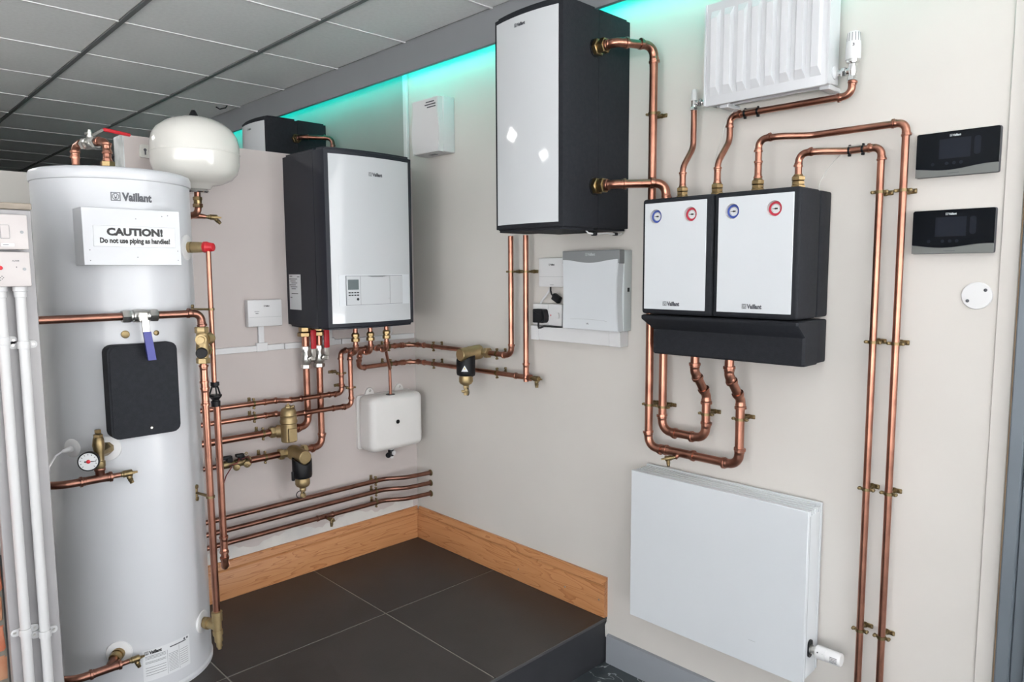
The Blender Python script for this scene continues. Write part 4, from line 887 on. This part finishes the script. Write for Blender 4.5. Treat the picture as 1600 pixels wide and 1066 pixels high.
# alarm box on the wall above the partition
al = thing('alarm_box', 'white wall box with wavy cover above the partition', 'box', (0, -.222, 1.812), RW)
mk('back_box', MB().rbox(-.098, .098, -.062, -.001, 0, .236, .005, 2), 'plastic', al)
N = 16; poly = []
wav = lambda k: .006 * math.sin(2 * PI * (k / N) - .6)
for k in range(N + 1): poly.append((.094 + wav(k) * 1.0, .002 + .230 * k / N))
for k in range(N, -1, -1): poly.append((-.094 - wav(k) * 1.0, .002 + .230 * k / N))
mk('cover', MB().prism(poly, -.090, -.062, .003, 2), 'plastic', al, ang=50)
mk('label_print', MB().box(.010, .068, -.0906, -.0902, .212, .217).box(.002, .078, -.0906, -.0902, .201, .206).box(.018, .078, -.0906, -.0902, .190, .195), 'ink', al)
mk('knockout', MB().rbox(-.02, .02, -.055, -.035, -.002, .001, .0008, 1), 'silver', al)
tag(mk('riser_trunking', MB().rbox(-.016, -.0005, .012, .040, 1.7815, 2.30, .002, 1), 'plastic'), 'slim pale trunking rising up the corner behind alarm box', 'trunking')

# risers from the boiler pipes into the large module
mv = pipe('copper riser from magnetic filter elbow up to the large module', [(-.052, -.590, .957), (-.052, -.717, .957), (-.052, -.717, 1.436)], r22 + .001, [('e', .030)], clips=[((-.052, -.632, .957), Y, 'R'), ((-.052, -.717, 1.295), Z, 'R')])
m2 = pipe('copper riser beside the white trunking up to the large module', [(-.052, -.801, .860), (-.052, -.801, 1.436)], r22 + .001, [], clips=[((-.052, -.801, 1.295), Z, 'R')], couplings=[((-.052, -.801, .905), Z)])
mb = MB(); fitting_tube(mb, [(-.052, -.755, .877), (-.052, -.812, .877)], r22); mk('tee', mb, 'copper', m2, world=True)
drain_cock('brass drain cock below the white wiring trunking', (-.052, -.828, .877), nY, (0, -.05, -1), 1.15)
# two large runs from the module down and under the pump units
def module_run(label, z, y, zb, yr, turnz):
    t = pipe(label, [(-.185, -1.300, z), (-.185, -1.335, z), (-.055, y, z + .004), (-.055, y, zb), (-.060, yr, zb), (-.060, yr, .905), (-.118, yr + .008, .985), (-.118, yr + .008, 1.05)], r28,
        [('e', .030), ('e', .032), ('e', .034), ('e', .034), ('e', .022), ('e', .022)], clips=[((-.055, y, .845), Z, 'R'), ((-.060, yr, .845), Z, 'R')] + ([((-.055, y, 1.805), Z, 'R')] if z > 1.8 else []))
    mk('union_nut', MB().hexnut((-.185, -1.254, z), nY, .0275, .017).lathe((-.185, -1.271, z), nY, [(0, .019), (.006, .019)], 16).hexnut((-.185, -1.277, z), nY, .0250, .020).lathe((-.185, -1.297, z), nY, [(0, .0185), (.008, .017)], 16), 'brass', t, world=True)
    mk('seal', MB().lathe((-.185, -1.2515, z), nY, [(0, .030), (.003, .030)], 24), 'black', t, world=True)
    return t
ra = module_run('large copper pipe from module top down to right manifold tail', 2.014, -1.387, .701, -1.722, 0)
mb = MB(); fitting_tube(mb, [(-.056, -1.475, .701), (-.057, -1.545, .701)], r28); mb.tube([(-.056, -1.510, .701), (-.075, -1.505, .688)], .009, 12); mk('tee', mb, 'copper', ra, world=True)
drain_cock('brass drain cock on the loop below the pump manifold', (-.074, -1.506, .689), (-.55, .72, -.18), (-.45, -.35, -.9), .9)
rb_ = module_run('large copper pipe from module base round to left manifold tail', 1.574, -1.441, .765, -1.606, 0)

# ================================================================== PUMP UNITS AND MANIFOLD
def bore(o, cutters):
    """cut the given solids out of o and keep the result as plain mesh"""
    for mb in cutters:
        c = mk('cutter', mb, 'plastic', o.parent)
        md = o.modifiers.new('bore', 'BOOLEAN'); md.operation = 'DIFFERENCE'; md.solver = 'EXACT'; md.object = c
    bpy.context.view_layer.update(); dg = bpy.context.evaluated_depsgraph_get(); dg.update()
    me = bpy.data.meshes.new_from_object(o.evaluated_get(dg)); old = o.data
    cs = [md.object for md in o.modifiers]; o.modifiers.clear(); o.data = me; me.name = old.name
    me.materials.clear(); me.materials.append(old.materials[0]); me.set_sharp_from_angle(angle=math.radians(38))
    for c in cs: bpy.data.objects.remove(c)
def pump_unit(label, ya, yb, pa_, pb_, gs_, lg):
    w = ya - yb; yc = (ya + yb) / 2; z0 = 1.164; h = .351
    t = thing('pump_unit', label, 'pump unit', (0, yc, z0), RW)
    mk('rear_casing', MB().rbox(-w / 2 + (.011 if lg == 0 else 0), w / 2, -.070, -.001, .002, h - .002, .006, 2), 'foam', t)
    hood = mk('front_hood', MB().rbox(-w / 2 + .0008, w / 2 - .0008, -.198, -.0725, 0, h, .009, 3), 'foam', t)
    fpan = mk('front_panel', MB().rbox(yc - pa_, yc - pb_, -.2005, -.195, .015, h - .014, .001, 1), 'panel_satin', t)
    flat_text('lettering', logo2d(.058), t, (pa_ - pb_) / 2 - w / 2 + (w - (pa_ - pb_)) / 2 + (-.012 if lg == 0 else -.002), .033, -.2010, 'ink')
    for ob_ in (hood, fpan): bore(ob_, [MB().lathe((yc - gy_ - .005, -.215, .297), Y, [(0, .0217), (.0285, .0217)], 40) for gy_, col in gs_])
    for gy_, col in gs_:
        x = yc - gy_ - .005; zz = .297
        mbc = MB(); n_ = 40; R1, R0 = .0226, .0210
        ring_ = [(R1, -.2012), (R0, -.2012), (R0, -.1895), (.0001, -.1895)]
        for k in range(n_):
            an = 2 * PI * k / n_
            for rr, yy in ring_: mbc.v.append((x + rr * math.cos(an), yy, zz + rr * math.sin(an)))
        for k in range(n_):
            a_ = 4 * k; b_ = 4 * ((k + 1) % n_)
            for q_ in range(3): mbc.f.append((a_ + q_, b_ + q_, b_ + q_ + 1, a_ + q_ + 1))
        g = mk('gauge_collar', mbc, 'plastic', t)
        g2 = mk('gauge_ring', MB().lathe((x, -.1895, zz), nY, [(0, .0196), (.0025, .0196), (.0040, .0184), (.0042, .0130), (.0030, .0126)], 32), col, g)
        mk('gauge_dial', MB().lathe((x, -.1925, zz), nY, [(0, .0127), (.0006, .0127)], 28), 'label', g)
        mbn = MB()
        for k in range(13):
            an = math.radians(230 - 20 * k); c_, s_ = math.cos(an), math.sin(an)
            a0, a1 = .0100, .0122 + (.0006 if k % 3 == 0 else 0); tx_, tz_ = -s_ * .0006, c_ * .0006
            mbn.add([(x + c_ * a0 + tx_, -.1934, zz + s_ * a0 + tz_), (x + c_ * a0 - tx_, -.1934, zz + s_ * a0 - tz_), (x + c_ * a1 - tx_, -.1934, zz + s_ * a1 - tz_), (x + c_ * a1 + tx_, -.1934, zz + s_ * a1 + tz_)], [(0, 1, 2, 3)])
        mbn.add([(x - .010, -.1936, zz - .0004), (x - .010, -.1936, zz + .0003), (x + .006, -.1936, zz + .0022), (x + .006, -.1936, zz - .0022)], [(0, 3, 2, 1)])
        mbn.lathe((x, -.1934, zz), nY, [(0, .0026), (.001, .0022)], 10)
        mk('gauge_marks', mbn, 'ink_black', g)
    return t
pump_unit('pump unit with white front on the side of the large module', -1.4510, -1.6965, -1.463, -1.675, ((-1.508, 'gauge_blue'), (-1.628, 'gauge_red')), 0)
pump_unit('pump unit with white front on the side of the thermostats', -1.6975, -1.9485, -1.713, -1.931, ((-1.761, 'gauge_blue'), (-1.883, 'gauge_red')), 1)
mf = thing('manifold', 'charcoal foam manifold block under both pump units', 'manifold', (0, -1.70, 1.036), RW)
mk('rear_block', MB().rbox(-.232, .248, -.070, -.001, 0, .122, .005, 2), 'foam', mf)
def loft(secs):
    vs = []; fs = []; m = len(secs[0])
    for s_ in secs: vs += s_
    for i in range(len(secs) - 1):
        for k in range(m): fs.append((i * m + k, i * m + (k + 1) % m, (i + 1) * m + (k + 1) % m, (i + 1) * m + k))
    fs.append(tuple(range(m))[::-1]); fs.append(tuple((len(secs) - 1) * m + k for k in range(m)))
    return MB().add(vs, fs)
def rect(x0, x1, y0, y1, z, r=.006):
    return [(x0 + r, y0, z), (x1 - r, y0, z), (x1, y0 + r, z), (x1, y1, z), (x0, y1, z), (x0, y0 + r, z)]
mk('front_block', loft([rect(-.229, .252, -.156, -.0725, .000), rect(-.231, .254, -.160, -.0725, .005), rect(-.231, .254, -.160, -.0725, .078), rect(-.250, .252, -.198, -.0725, .110), rect(-.250, .252, -.200, -.0725, .114), rect(-.250, .252, -.200, -.0725, .121), rect(-.247, .249, -.196, -.0725, .124)]), 'foam', mf)
for y in (-1.606 + .008, -1.722 + .008):
    mk('outlet_seal', MB().lathe((-1.70 - y, -.118, .002), nZ, [(0, .022), (.003, .021), (.004, .015)], 20), 'black', mf)
# four tails above the pump units
def tail(root, P, r=r22):
    P = Vector(P); mb = MB(); mb.hexnut(P, Z, r * 2.0, .012); mb.hexnut(P + Vector((0, 0, .013)), Z, r * 1.75, .010); mb.lathe(P + Vector((0, 0, .011)), Z, [(0, r * 1.5), (.004, r * 1.5)], 14); mb.hexnut(P + Vector((0, 0, .024)), Z, r * 1.85, .012); mb.lathe(P + Vector((0, 0, .036)), Z, [(0, r * 1.4), (.005, r * 1.15)], 14)
    mk('union_nut', mb, 'brass', root, world=True)
TZ = 1.516; rA = .0092
q = pipe('wavy copper pipe from pump unit up to the ribbed radiator inlet', [(-.1, -1.531, TZ + .03), (-.1, -1.531, 1.615), (-.046, -1.533, 1.680), (-.046, -1.533, 1.793)], rA, [('b', .05), ('b', .05)], couplings=[((-.1, -1.531, 1.575), Z)]); tail(q, (-.1, -1.531, TZ))
q = pipe('copper pipe with black ties running to the ribbed radiator valve', [(-.1, -1.650, TZ + .03), (-.1, -1.650, 1.615), (-.046, -1.657, 1.685), (-.046, -1.657, 1.757), (-.046, -2.007, 1.757), (-.046, -2.007, 1.796)], rA, [('b', .05), ('b', .05), ('e', .020), ('e', .022)], couplings=[((-.1, -1.650, 1.578), Z)]); tail(q, (-.1, -1.650, TZ))
def ties(root, ys, z, x, r):
    for y in ys: mk('cable_tie', MB().lathe((x, y, z), Y, [(-.0028, r + .0002), (-.0026, r + .0022), (.0026, r + .0022), (.0028, r + .0002)], 16).rbox(x - .004, x + .004, y - .0035, y + .0035, z - r - .006, z - r - .001, .001, 1).rbox(x - .003, x + .003, y - .003, y + .003, z + r + .001, z + r + .006, .001, 1), 'black', root, world=True)
ties(q, (-1.705, -1.745), 1.757, -.046, rA)
mk('sensor', MB().tube([(-.046 - .006, -1.705, 1.757 + .009), (-.046 - .006, -1.745, 1.757 + .009)], .0028, 8), 'nickel', q, world=True)
mk('sensor_wire', MB().tube([(-.056, -1.70, 1.768), (-.058, -1.68, 1.772), (-.062, -1.655, 1.755), (-.060, -1.640, 1.70), (-.075, -1.632, 1.65), (-.09, -1.632, 1.61)], .0010, 6), 'wire', q, world=True)
VB = FZ
q = pipe('outer tall copper pipe down the long wall beside the thermostats', [(-.1, -1.778, TZ + .03), (-.1, -1.778, 1.667), (-.1, -1.838, 1.667), (-.046, -1.90, 1.667), (-.046, -2.144, 1.667), (-.046, -2.144, VB)], rA, [('e', .022), ('b', .05), ('b', .05), ('e', .020)], couplings=[((-.1, -1.778, 1.582), Z)],
    clips=[((-.046, -2.144, z), Z, 'R') for z in (1.498, 1.105, .704, .304)]); tail(q, (-.1, -1.778, TZ))
q = pipe('inner tall copper pipe down the long wall with black ties above', [(-.1, -1.895, TZ + .03), (-.1, -1.895, 1.613), (-.1, -1.945, 1.613), (-.046, -2.0, 1.613), (-.046, -2.088, 1.613), (-.046, -2.088, VB)], rA, [('e', .022), ('b', .04), ('b', .04), ('e', .020)], couplings=[],
    clips=[((-.046, -2.088, z), Z, 'R') for z in (1.498, 1.105, .704, .304)]); tail(q, (-.1, -1.895, TZ))
ties(q, (-2.008, -2.042), 1.613, -.046, rA)
mk('sensor', MB().tube([(-.052, -2.008, 1.622), (-.052, -2.042, 1.622)], .0028, 8), 'nickel', q, world=True)
mk('sensor_wire', MB().tube([(-.05, -1.985, 1.604), (-.04, -1.965, 1.59), (-.04, -1.945, 1.565), (-.05, -1.935, 1.54), (-.06, -1.935, 1.517)], .0012, 6), 'wire', q, world=True)

# ================================================================== RADIATORS
ur = thing('ribbed_radiator', 'small white ribbed radiator high on the long wall', 'radiator', (0, -1.781, 1.785), RW)
UW, UH = .362, .295
mk('front_sheet', MB().rbox(-UW / 2, UW / 2, -.096, -.082, 0, UH, .004, 2), 'enamel', ur)
mb = MB(); nr = 8; pit = (UW - .020) / nr
for k in range(nr):
    xc = -UW / 2 + .010 + pit * (k + .5); a, b = pit * .36, pit * .22; zt, zb = UH - .024, .026
    lo = [(xc - a, -.0955, zb), (xc + a, -.0955, zb), (xc + a, -.0955, zt), (xc - a, -.0955, zt)]
    hi = [(xc - b, -.108, zb + .024), (xc + b, -.108, zb + .024), (xc + b, -.108, zt - .024), (xc - b, -.108, zt - .024)]
    mb.add(lo + hi, [(4, 5, 6, 7), (0, 1, 5, 4), (1, 2, 6, 5), (2, 3, 7, 6), (3, 0, 4, 7)])
mk('ribs', mb, 'enamel', ur, ang=20)
mk('edge_flange', MB().box(-UW / 2 - .003, -UW / 2 + .002, -.099, -.080, .002, UH - .002).box(UW / 2 - .002, UW / 2 + .003, -.099, -.080, .002, UH - .002), 'enamel', ur)
mk('back_sheet', MB().rbox(-UW / 2 + .01, UW / 2 - .01, -.045, -.034, .004, UH - .004, .003, 2), 'enamel', ur)
mk('side_cover', MB().rbox(UW / 2 - .004, UW / 2 + .001, -.080, -.026, .006, UH + .004, .002, 1), 'enamel', ur)
mk('side_cover', MB().rbox(-UW / 2 - .001, -UW / 2 + .004, -.080, -.026, .006, UH + .004, .002, 1), 'enamel', ur)
mk('convector_fins', MB().box(-UW / 2 + .02, UW / 2 - .02, -.080, -.046, .03, UH - .03), 'enamel', ur)
for x in (-.130, .165): mk('wall_bracket', MB().rbox(x - .014, x + .014, -.075, -.001, -.007, .006, .002, 1), 'enamel', ur)
mk('port_boss', MB().lathe((UW / 2, -.055, .036), X, [(0, .017), (.004, .017), (.005, .014)], 20), 'enamel', ur)
tv2 = thing('radiator_thermostat', 'white thermostatic valve on the right of ribbed radiator', 'radiator valve', (-.046, -2.007, 1.790))
mk('body', MB().hexnut((0, 0, .004), Z, .0135, .012).lathe((0, 0, .014), Z, [(0, .0095), (.008, .0095), (.012, .0115), (.026, .0115), (.030, .010), (.042, .010)], 16).lathe((0, .005, .030), Y, [(0, .010), (.012, .009)], 14).hexnut((0, .014, .030), Y, .0125, .014).lathe((0, .028, .030), Y, [(0, .008), (.012, .008)], 12), 'chrome', tv2)
mk('lock_ring', MB().lathe((0, 0, .050), Z, [(0, .0155), (.001, .0165), (.009, .0165), (.010, .0150)], 20), 'chrome', tv2)
hdm = mk('head', MB().lathe((0, 0, .058), Z, [(0, .0178), (.002, .0188), (.030, .0188), (.050, .0175), (.066, .0155), (.0705, .013), (.071, .004)], 28), 'plastic', tv2, ang=50)
for k in range(14):
    e = cdir(k * 360 / 14 + 8); s_ = Vector((-e.y, e.x, 0))
    mk('slot', MB().add([e * .0180 + s_ * .0011 + Vector((0, 0, .103)), e * .0180 - s_ * .0011 + Vector((0, 0, .103)), e * .01665 - s_ * .0011 + Vector((0, 0, .1245)), e * .01665 + s_ * .0011 + Vector((0, 0, .1245))], [(0, 1, 2, 3)]), 'silver', hdm)
cd = Vector((-.85, -.32, 0)).normalized()
vs, fs = text_mesh('3', .010, .02); s_ = Vector((cd.y, -cd.x, 0)) * -1
vs2, fs2 = text_mesh('3', .010, .03)
sx_ = Vector((-cd.y, cd.x, 0)) * 1.0
if (sx_.dot(Vector((.7, -.7, 0)))) < 0: sx_ = -sx_
mk('lettering', MB().add([cd * .0190 + sx_ * v[0] + Vector((0, 0, .092 + v[1])) for v in vs2], fs2), 'ink_black', hdm)
lk = thing('lockshield_valve', 'slim chrome lockshield valve on the left of ribbed radiator', 'radiator valve', (-.046, -1.533, 1.790))
mk('body', MB().hexnut((0, 0, .002), Z, .0125, .011).lathe((0, 0, .012), Z, [(0, .009), (.022, .009), (.024, .0075)], 14).lathe((0, -.004, .022), nY, [(0, .008), (.014, .008)], 12).hexnut((0, -.018, .022), nY, .0115, .012).lathe((0, -.03, .022), nY, [(0, .007), (.04, .007)], 12), 'chrome', lk)
mk('cap', MB().lathe((0, 0, .032), Z, [(0, .0085), (.001, .0095), (.026, .0090), (.034, .0065), (.035, .003)], 16), 'plastic', lk)
lr = thing('flat_radiator', 'large flat white panel radiator low on the long wall', 'radiator', (0, -1.6555, .108), RW)
LW, LH = .606, .514
mk('front_panel', MB().rbox(-LW / 2, LW / 2, -.103, -.090, 0, LH, .0012, 1), 'panel_satin', lr)
mk('back_panel', MB().rbox(-LW / 2 + .002, LW / 2 + .001, -.018, -.008, .018, LH + .006, .001, 1), 'panel_satin', lr)
sidec = []
for s_, x in ((1, LW / 2), (-1, -LW / 2)):
    x0, x1 = (x - .012, x - .001) if s_ > 0 else (x + .001, x + .012)
    sd = mk('side_panel', MB().rbox(x0, x1, -.090, -.016, .012, LH - .016, .001, 1), 'panel_satin', lr); sidec.append(sd)
    for k in range(6):
        yy = -.090 + .0148 * k; mk('comb_tooth', MB().rbox(x0, x1, yy + .0005, yy + .0092, LH - .017, LH - .002, .0008, 1), 'panel_satin', sd)
    mk('side_seam', MB().box(x1 - .0001, x1 + .0004, -.0862, -.0852, .014, LH - .018) if s_ > 0 else MB().box(x0 - .0004, x0 + .0001, -.0862, -.0852, .014, LH - .018), 'silver', sd)
for k in range(5):
    yy = -.0785 + .0148 * k; mk('fin', MB().rbox(-LW / 2 + .013, LW / 2 - .013, yy - .0055, yy + .0055, LH - .05, LH - .003 + .0012 * k, .001, 1), 'panel_satin', lr)
mk('core', MB().box(-LW / 2 + .02, LW / 2 - .02, -.088, -.02, .02, LH - .0065), 'panel_satin', lr)
mk('scratch', MB().box(.135, .158, -.1033, -.1030, .076, .0766), 'silver', lr)
mk('valve_plate', MB().rbox(LW / 2 - .002, LW / 2 + .0035, -.075, -.048, .072, .124, .012, 4, axis=0), 'black', lr)
mk('tail_union', MB().lathe((LW / 2 - .035, -.06, .02), nZ, [(0, .012), (.02, .012), (.021, .009), (.05, .009)], 12), 'nickel', lr)
t3 = thing('radiator_thermostat', 'white thermostatic head on the side of flat radiator', 'radiator valve', (-.0615, -1.962, .205)); ax = Vector((0, -1, 0))
mk('body', MB().lathe((0, 0, 0), ax, [(0, .013), (.004, .013), (.005, .010), (.012, .010), (.0125, .0135), (.020, .0135)], 16), 'nickel', t3)
hd3 = mk('head', MB().lathe((0, 0, 0), ax, [(.017, .0165), (.018, .0190), (.046, .0192), (.0465, .0183), (.0485, .0183), (.049, .0192), (.084, .0188), (.087, .0170), (.0872, .004)], 32), 'plastic', t3, ang=50)
mb = MB()
for k in range(5):
    an = math.radians(-188 - 13 + 11 * k); e = Vector((math.cos(an), 0, math.sin(an))); s_ = Vector((-e.z, 0, e.x)) * .0009
    mb.add([e * .0194 + s_ + ax * .060, e * .0194 - s_ + ax * .060, e * .0192 - s_ + ax * .080, e * .0192 + s_ + ax * .080], [(0, 1, 2, 3)])
mk('slots', mb, 'ink', hd3)
e = Vector((math.cos(math.radians(160)), 0, math.sin(math.radians(160))))
mk('print', MB().lathe(e * .0185 + ax * .026, e, [(0, .0024), (.0010, .0022)], 10).lathe(e * .0185 + ax * .040, e, [(0, .0008), (.0010, .0007)], 8), 'ink', hd3)

# ================================================================== WIRING BOXES AND SOCKETS
wc = thing('wiring_centre', 'large white wiring box with grey top band', 'wiring box', (0, -1.142, 1.086), RW)
WW, WH = .258, .282
mk('back_box', MB().rbox(-WW / 2, WW / 2, -.045, -.001, 0, WH, .003, 2), 'greygreen', wc)
N = 14; poly = []
for k in range(N + 1): poly.append((WW / 2 - .0015 - .007 * math.sin(PI * k / N), .001 + (WH - .030) * k / N))
for k in range(1, N):
    x = WW / 2 - .0015 - (WW - .003) * k / N; poly.append((x, WH - .029 - .012 * (.5 + .5 * math.cos(2 * PI * (x / WW)))))
for k in range(N, -1, -1): poly.append((-WW / 2 + .0015 + .007 * math.sin(PI * k / N) - .004 * math.sin(PI * k / N), .001 + (WH - .030) * k / N))
mk('front_cover', MB().prism(poly, -.077, -.045, .002, 2), 'panel_satin', wc, ang=50)
bnd = mk('top_band', MB().rbox(-WW / 2 - .0005, WW / 2 + .0005, -.0755, -.044, WH - .046, WH + .001, .002, 1), 'silver', wc)
flat_text('lettering', logo2d(.044), bnd, .002, WH - .013, -.0762, 'ink_light')
mk('flap_line', MB().prism([(-.090, .036), (-.090, .0366), (-.06, .0378), (0.0, .0388), (.06, .0372), (.080, .0340), (.080, .0334), (.06, .0366), (0, .0382), (-.06, .0372)], -.0774, -.0769), 'silver', wc)
flat_text('lettering', text_mesh('VR', .009, .02), wc, -.008, .022, -.0775, 'ink')
mk('side_port', MB().rbox(WW / 2 - .001, WW / 2 + .0008, -.026, -.014, .138, .152, .0005, 1), 'ink_black', wc)
r2x = thing('wireless_receiver', 'small white receiver box tucked beside the large wiring box', 'receiver', (0, -.922, 1.236), RW)
mk('case', MB().rbox(-.072, .064, -.030, -.001, 0, .110, .003, 2), 'plastic', r2x)
mk('case_joint', MB().box(-.068, .060, -.0303, -.0299, .039, .0397), 'silver', r2x)
flat_text('lettering', logo2d(.030), r2x, -.004, .085, -.0304, 'ink_black')
mk('print', MB().box(-.012, .006, -.0303, -.0301, .0075, .009), 'ink', r2x)
mk('white_cable', MB().tube([(-.026, -.012, .002), (-.030, -.014, -.014), (-.048, -.015, -.035), (-.066, -.014, -.050), (-.078, -.012, -.062), (-.080, -.01, -.075)], .0042, 10), 'plastic', r2x)
du = thing('dado_trunking', 'deep white trunking below the large wiring box', 'trunking', (0, -1.042, 1.031), RW)
mk('trunking_body', MB().rbox(-.178, .168, -.048, -.001, 0, .0535, .0015, 1), 'plastic', du)
mk('end_cap', MB().rbox(-.218, -.179, -.050, -.001, -.001, .0545, .002, 1), 'plastic', du)
mk('corner_cover', MB().rbox(.169, .217, -.051, -.001, -.0015, .0545, .002, 1), 'plastic', du)
so = thing('double_socket', 'white double socket above the deep trunking', 'socket', (0, -.903, 1.0870), RW)
mk('back_box', MB().rbox(-.078, .071, -.029, -.001, 0, .082, .003, 1), 'plastic', so)
mk('faceplate', MB().rbox(-.079, .0715, -.036, -.029, -.0005, .0835, .002, 1), 'plastic', so)
mk('switch', MB().rbox(.048, .060, -.041, -.036, .030, .052, .0015, 1), 'plastic', so)
mk('switch', MB().rbox(-.012, -.003, -.040, -.036, .030, .052, .0015, 1), 'plastic', so)
mk('indicator', MB().box(-.0105, -.0075, -.0406, -.0398, .038, .044).box(.014, .018, -.0364, -.0359, .038, .044), 'red', so)
mk('plate_joint', MB().box(.0015, .0023, -.0363, -.0358, .002, .081), 'silver', so)
pl = thing('plug', 'black mains plug pushed into the white double socket', 'plug', (0, -.878, 1.098), RW)
poly = [(-.030, .003), (-.026, 0), (.022, 0), (.030, .010), (.031, .026), (.024, .050), (.018, .053), (-.027, .053), (-.030, .050)]
mk('plug_body', MB().prism(poly, -.068, -.036, .006, 2), 'black', pl)
mk('plug_cable', MB().tube([(-.008, -.052, .002), (-.008, -.055, -.010), (.0, -.060, -.020), (.012, -.060, -.018), (.022, -.055, -.012), (.05, -.05, -.0115), (.10, -.045, -.013), (.125, -.04, -.013)], .0036, 10), 'black_cable', pl)
ad = thing('cable_adapter', 'black in-line adapter hanging below the small receiver box', 'adapter', (-.028, -.930, 1.20))
q = mk('adapter_body', MB().rbox(-.010, .010, -.019, .019, -.0135, .0135, .004, 2), 'black', ad); q.rotation_euler = (math.radians(28), 0, 0); q.location = (0, -.012, -.007)
mk('adapter_cable', MB().tube([(.010, .029, .038), (.008, .027, .022), (.004, .018, .008), (.0, .004, -.001)], .0034, 8), 'black_cable', ad)

# ================================================================== THERMOSTATS AND BLANK PLATE
def thermostat(label, zc):
    t = thing('room_controller', label, 'thermostat', (0, -2.2525, zc), RW); w, h = .180, .109
    mk('case', MB().rbox(-w / 2, w / 2, -.019, -.001, -h / 2, h / 2, .004, 2), 'ink', t)
    N = 18; wave = lambda x: -h / 2 + .0195 + (-.0045) * math.cos(PI * 1.15 * (x + .02) / w * 1.6) if abs(x) < 9 else 0
    top = [(-w / 2 + .0008, h / 2 - .0005), (w / 2 - .0008, h / 2 - .0005)]
    poly = [(w / 2 - .0008, wave(w / 2)), (w / 2 - .0008, h / 2 - .004), (w / 2 - .004, h / 2 - .0008), (-w / 2 + .004, h / 2 - .0008), (-w / 2 + .0008, h / 2 - .004), (-w / 2 + .0008, wave(-w / 2))] + [(-w / 2 + .0008 + (w - .0016) * k / N, wave(-w / 2 + w * k / N)) for k in range(1, N)]
    gl = mk('glass_front', MB().prism(poly, -.0220, -.0188), 'glass_black', t)
    poly = [(w / 2 - .0008, wave(w / 2) - .0006), (w / 2 - .0008, -h / 2 + .0008), (-w / 2 + .0008, -h / 2 + .0008), (-w / 2 + .0008, wave(-w / 2) - .0006)] + [(-w / 2 + .0008 + (w - .0016) * k / N, wave(-w / 2 + w * k / N) - .0006) for k in range(1, N)]
    mk('lower_band', MB().prism(poly, -.0216, -.0188), 'band_grey', t)
    mk('display', MB().box(-.038, .030, -.0222, -.0219, -.012, .036), 'screen', gl)
    mk('slider', MB().rbox(.037, .051, -.0223, -.0219, -.008, .036, .006, 3, axis=1), 'screen', gl)
    for x in (-.051, -.020, -.004, .011): mk('key', MB().lathe((x, -.0219, -.0235), nY, [(0, .0042), (.0003, .0042)], 14), 'screen', gl)
    flat_text('lettering', logo2d(.024), t, -.004, .0435, -.0224, 'ink_light')
    mk('print', MB().box(-.017, .008, -.0218, -.0216, -.048, -.0468), 'ink', t)
thermostat('black glass room controller, the higher of the two', 1.5815)
thermostat('black glass room controller, the lower of the two', 1.3905)
bp = thing('blank_plate', 'round white blanking plate below the room controllers', 'cover plate', (0, -2.309, 1.232), RW)
mk('disc', MB().lathe((0, -.0005, 0), nY, [(0, .0335), (.003, .0335), (.0045, .032), (.005, .02)], 40), 'plastic', bp)
for x, z in ((.018, .014), (-.019, -.013)): mk('screw', MB().lathe((x, -.0050, z), nY, [(0, .0042), (.0012, .0040), (.0018, .002)], 12), 'ink', bp)
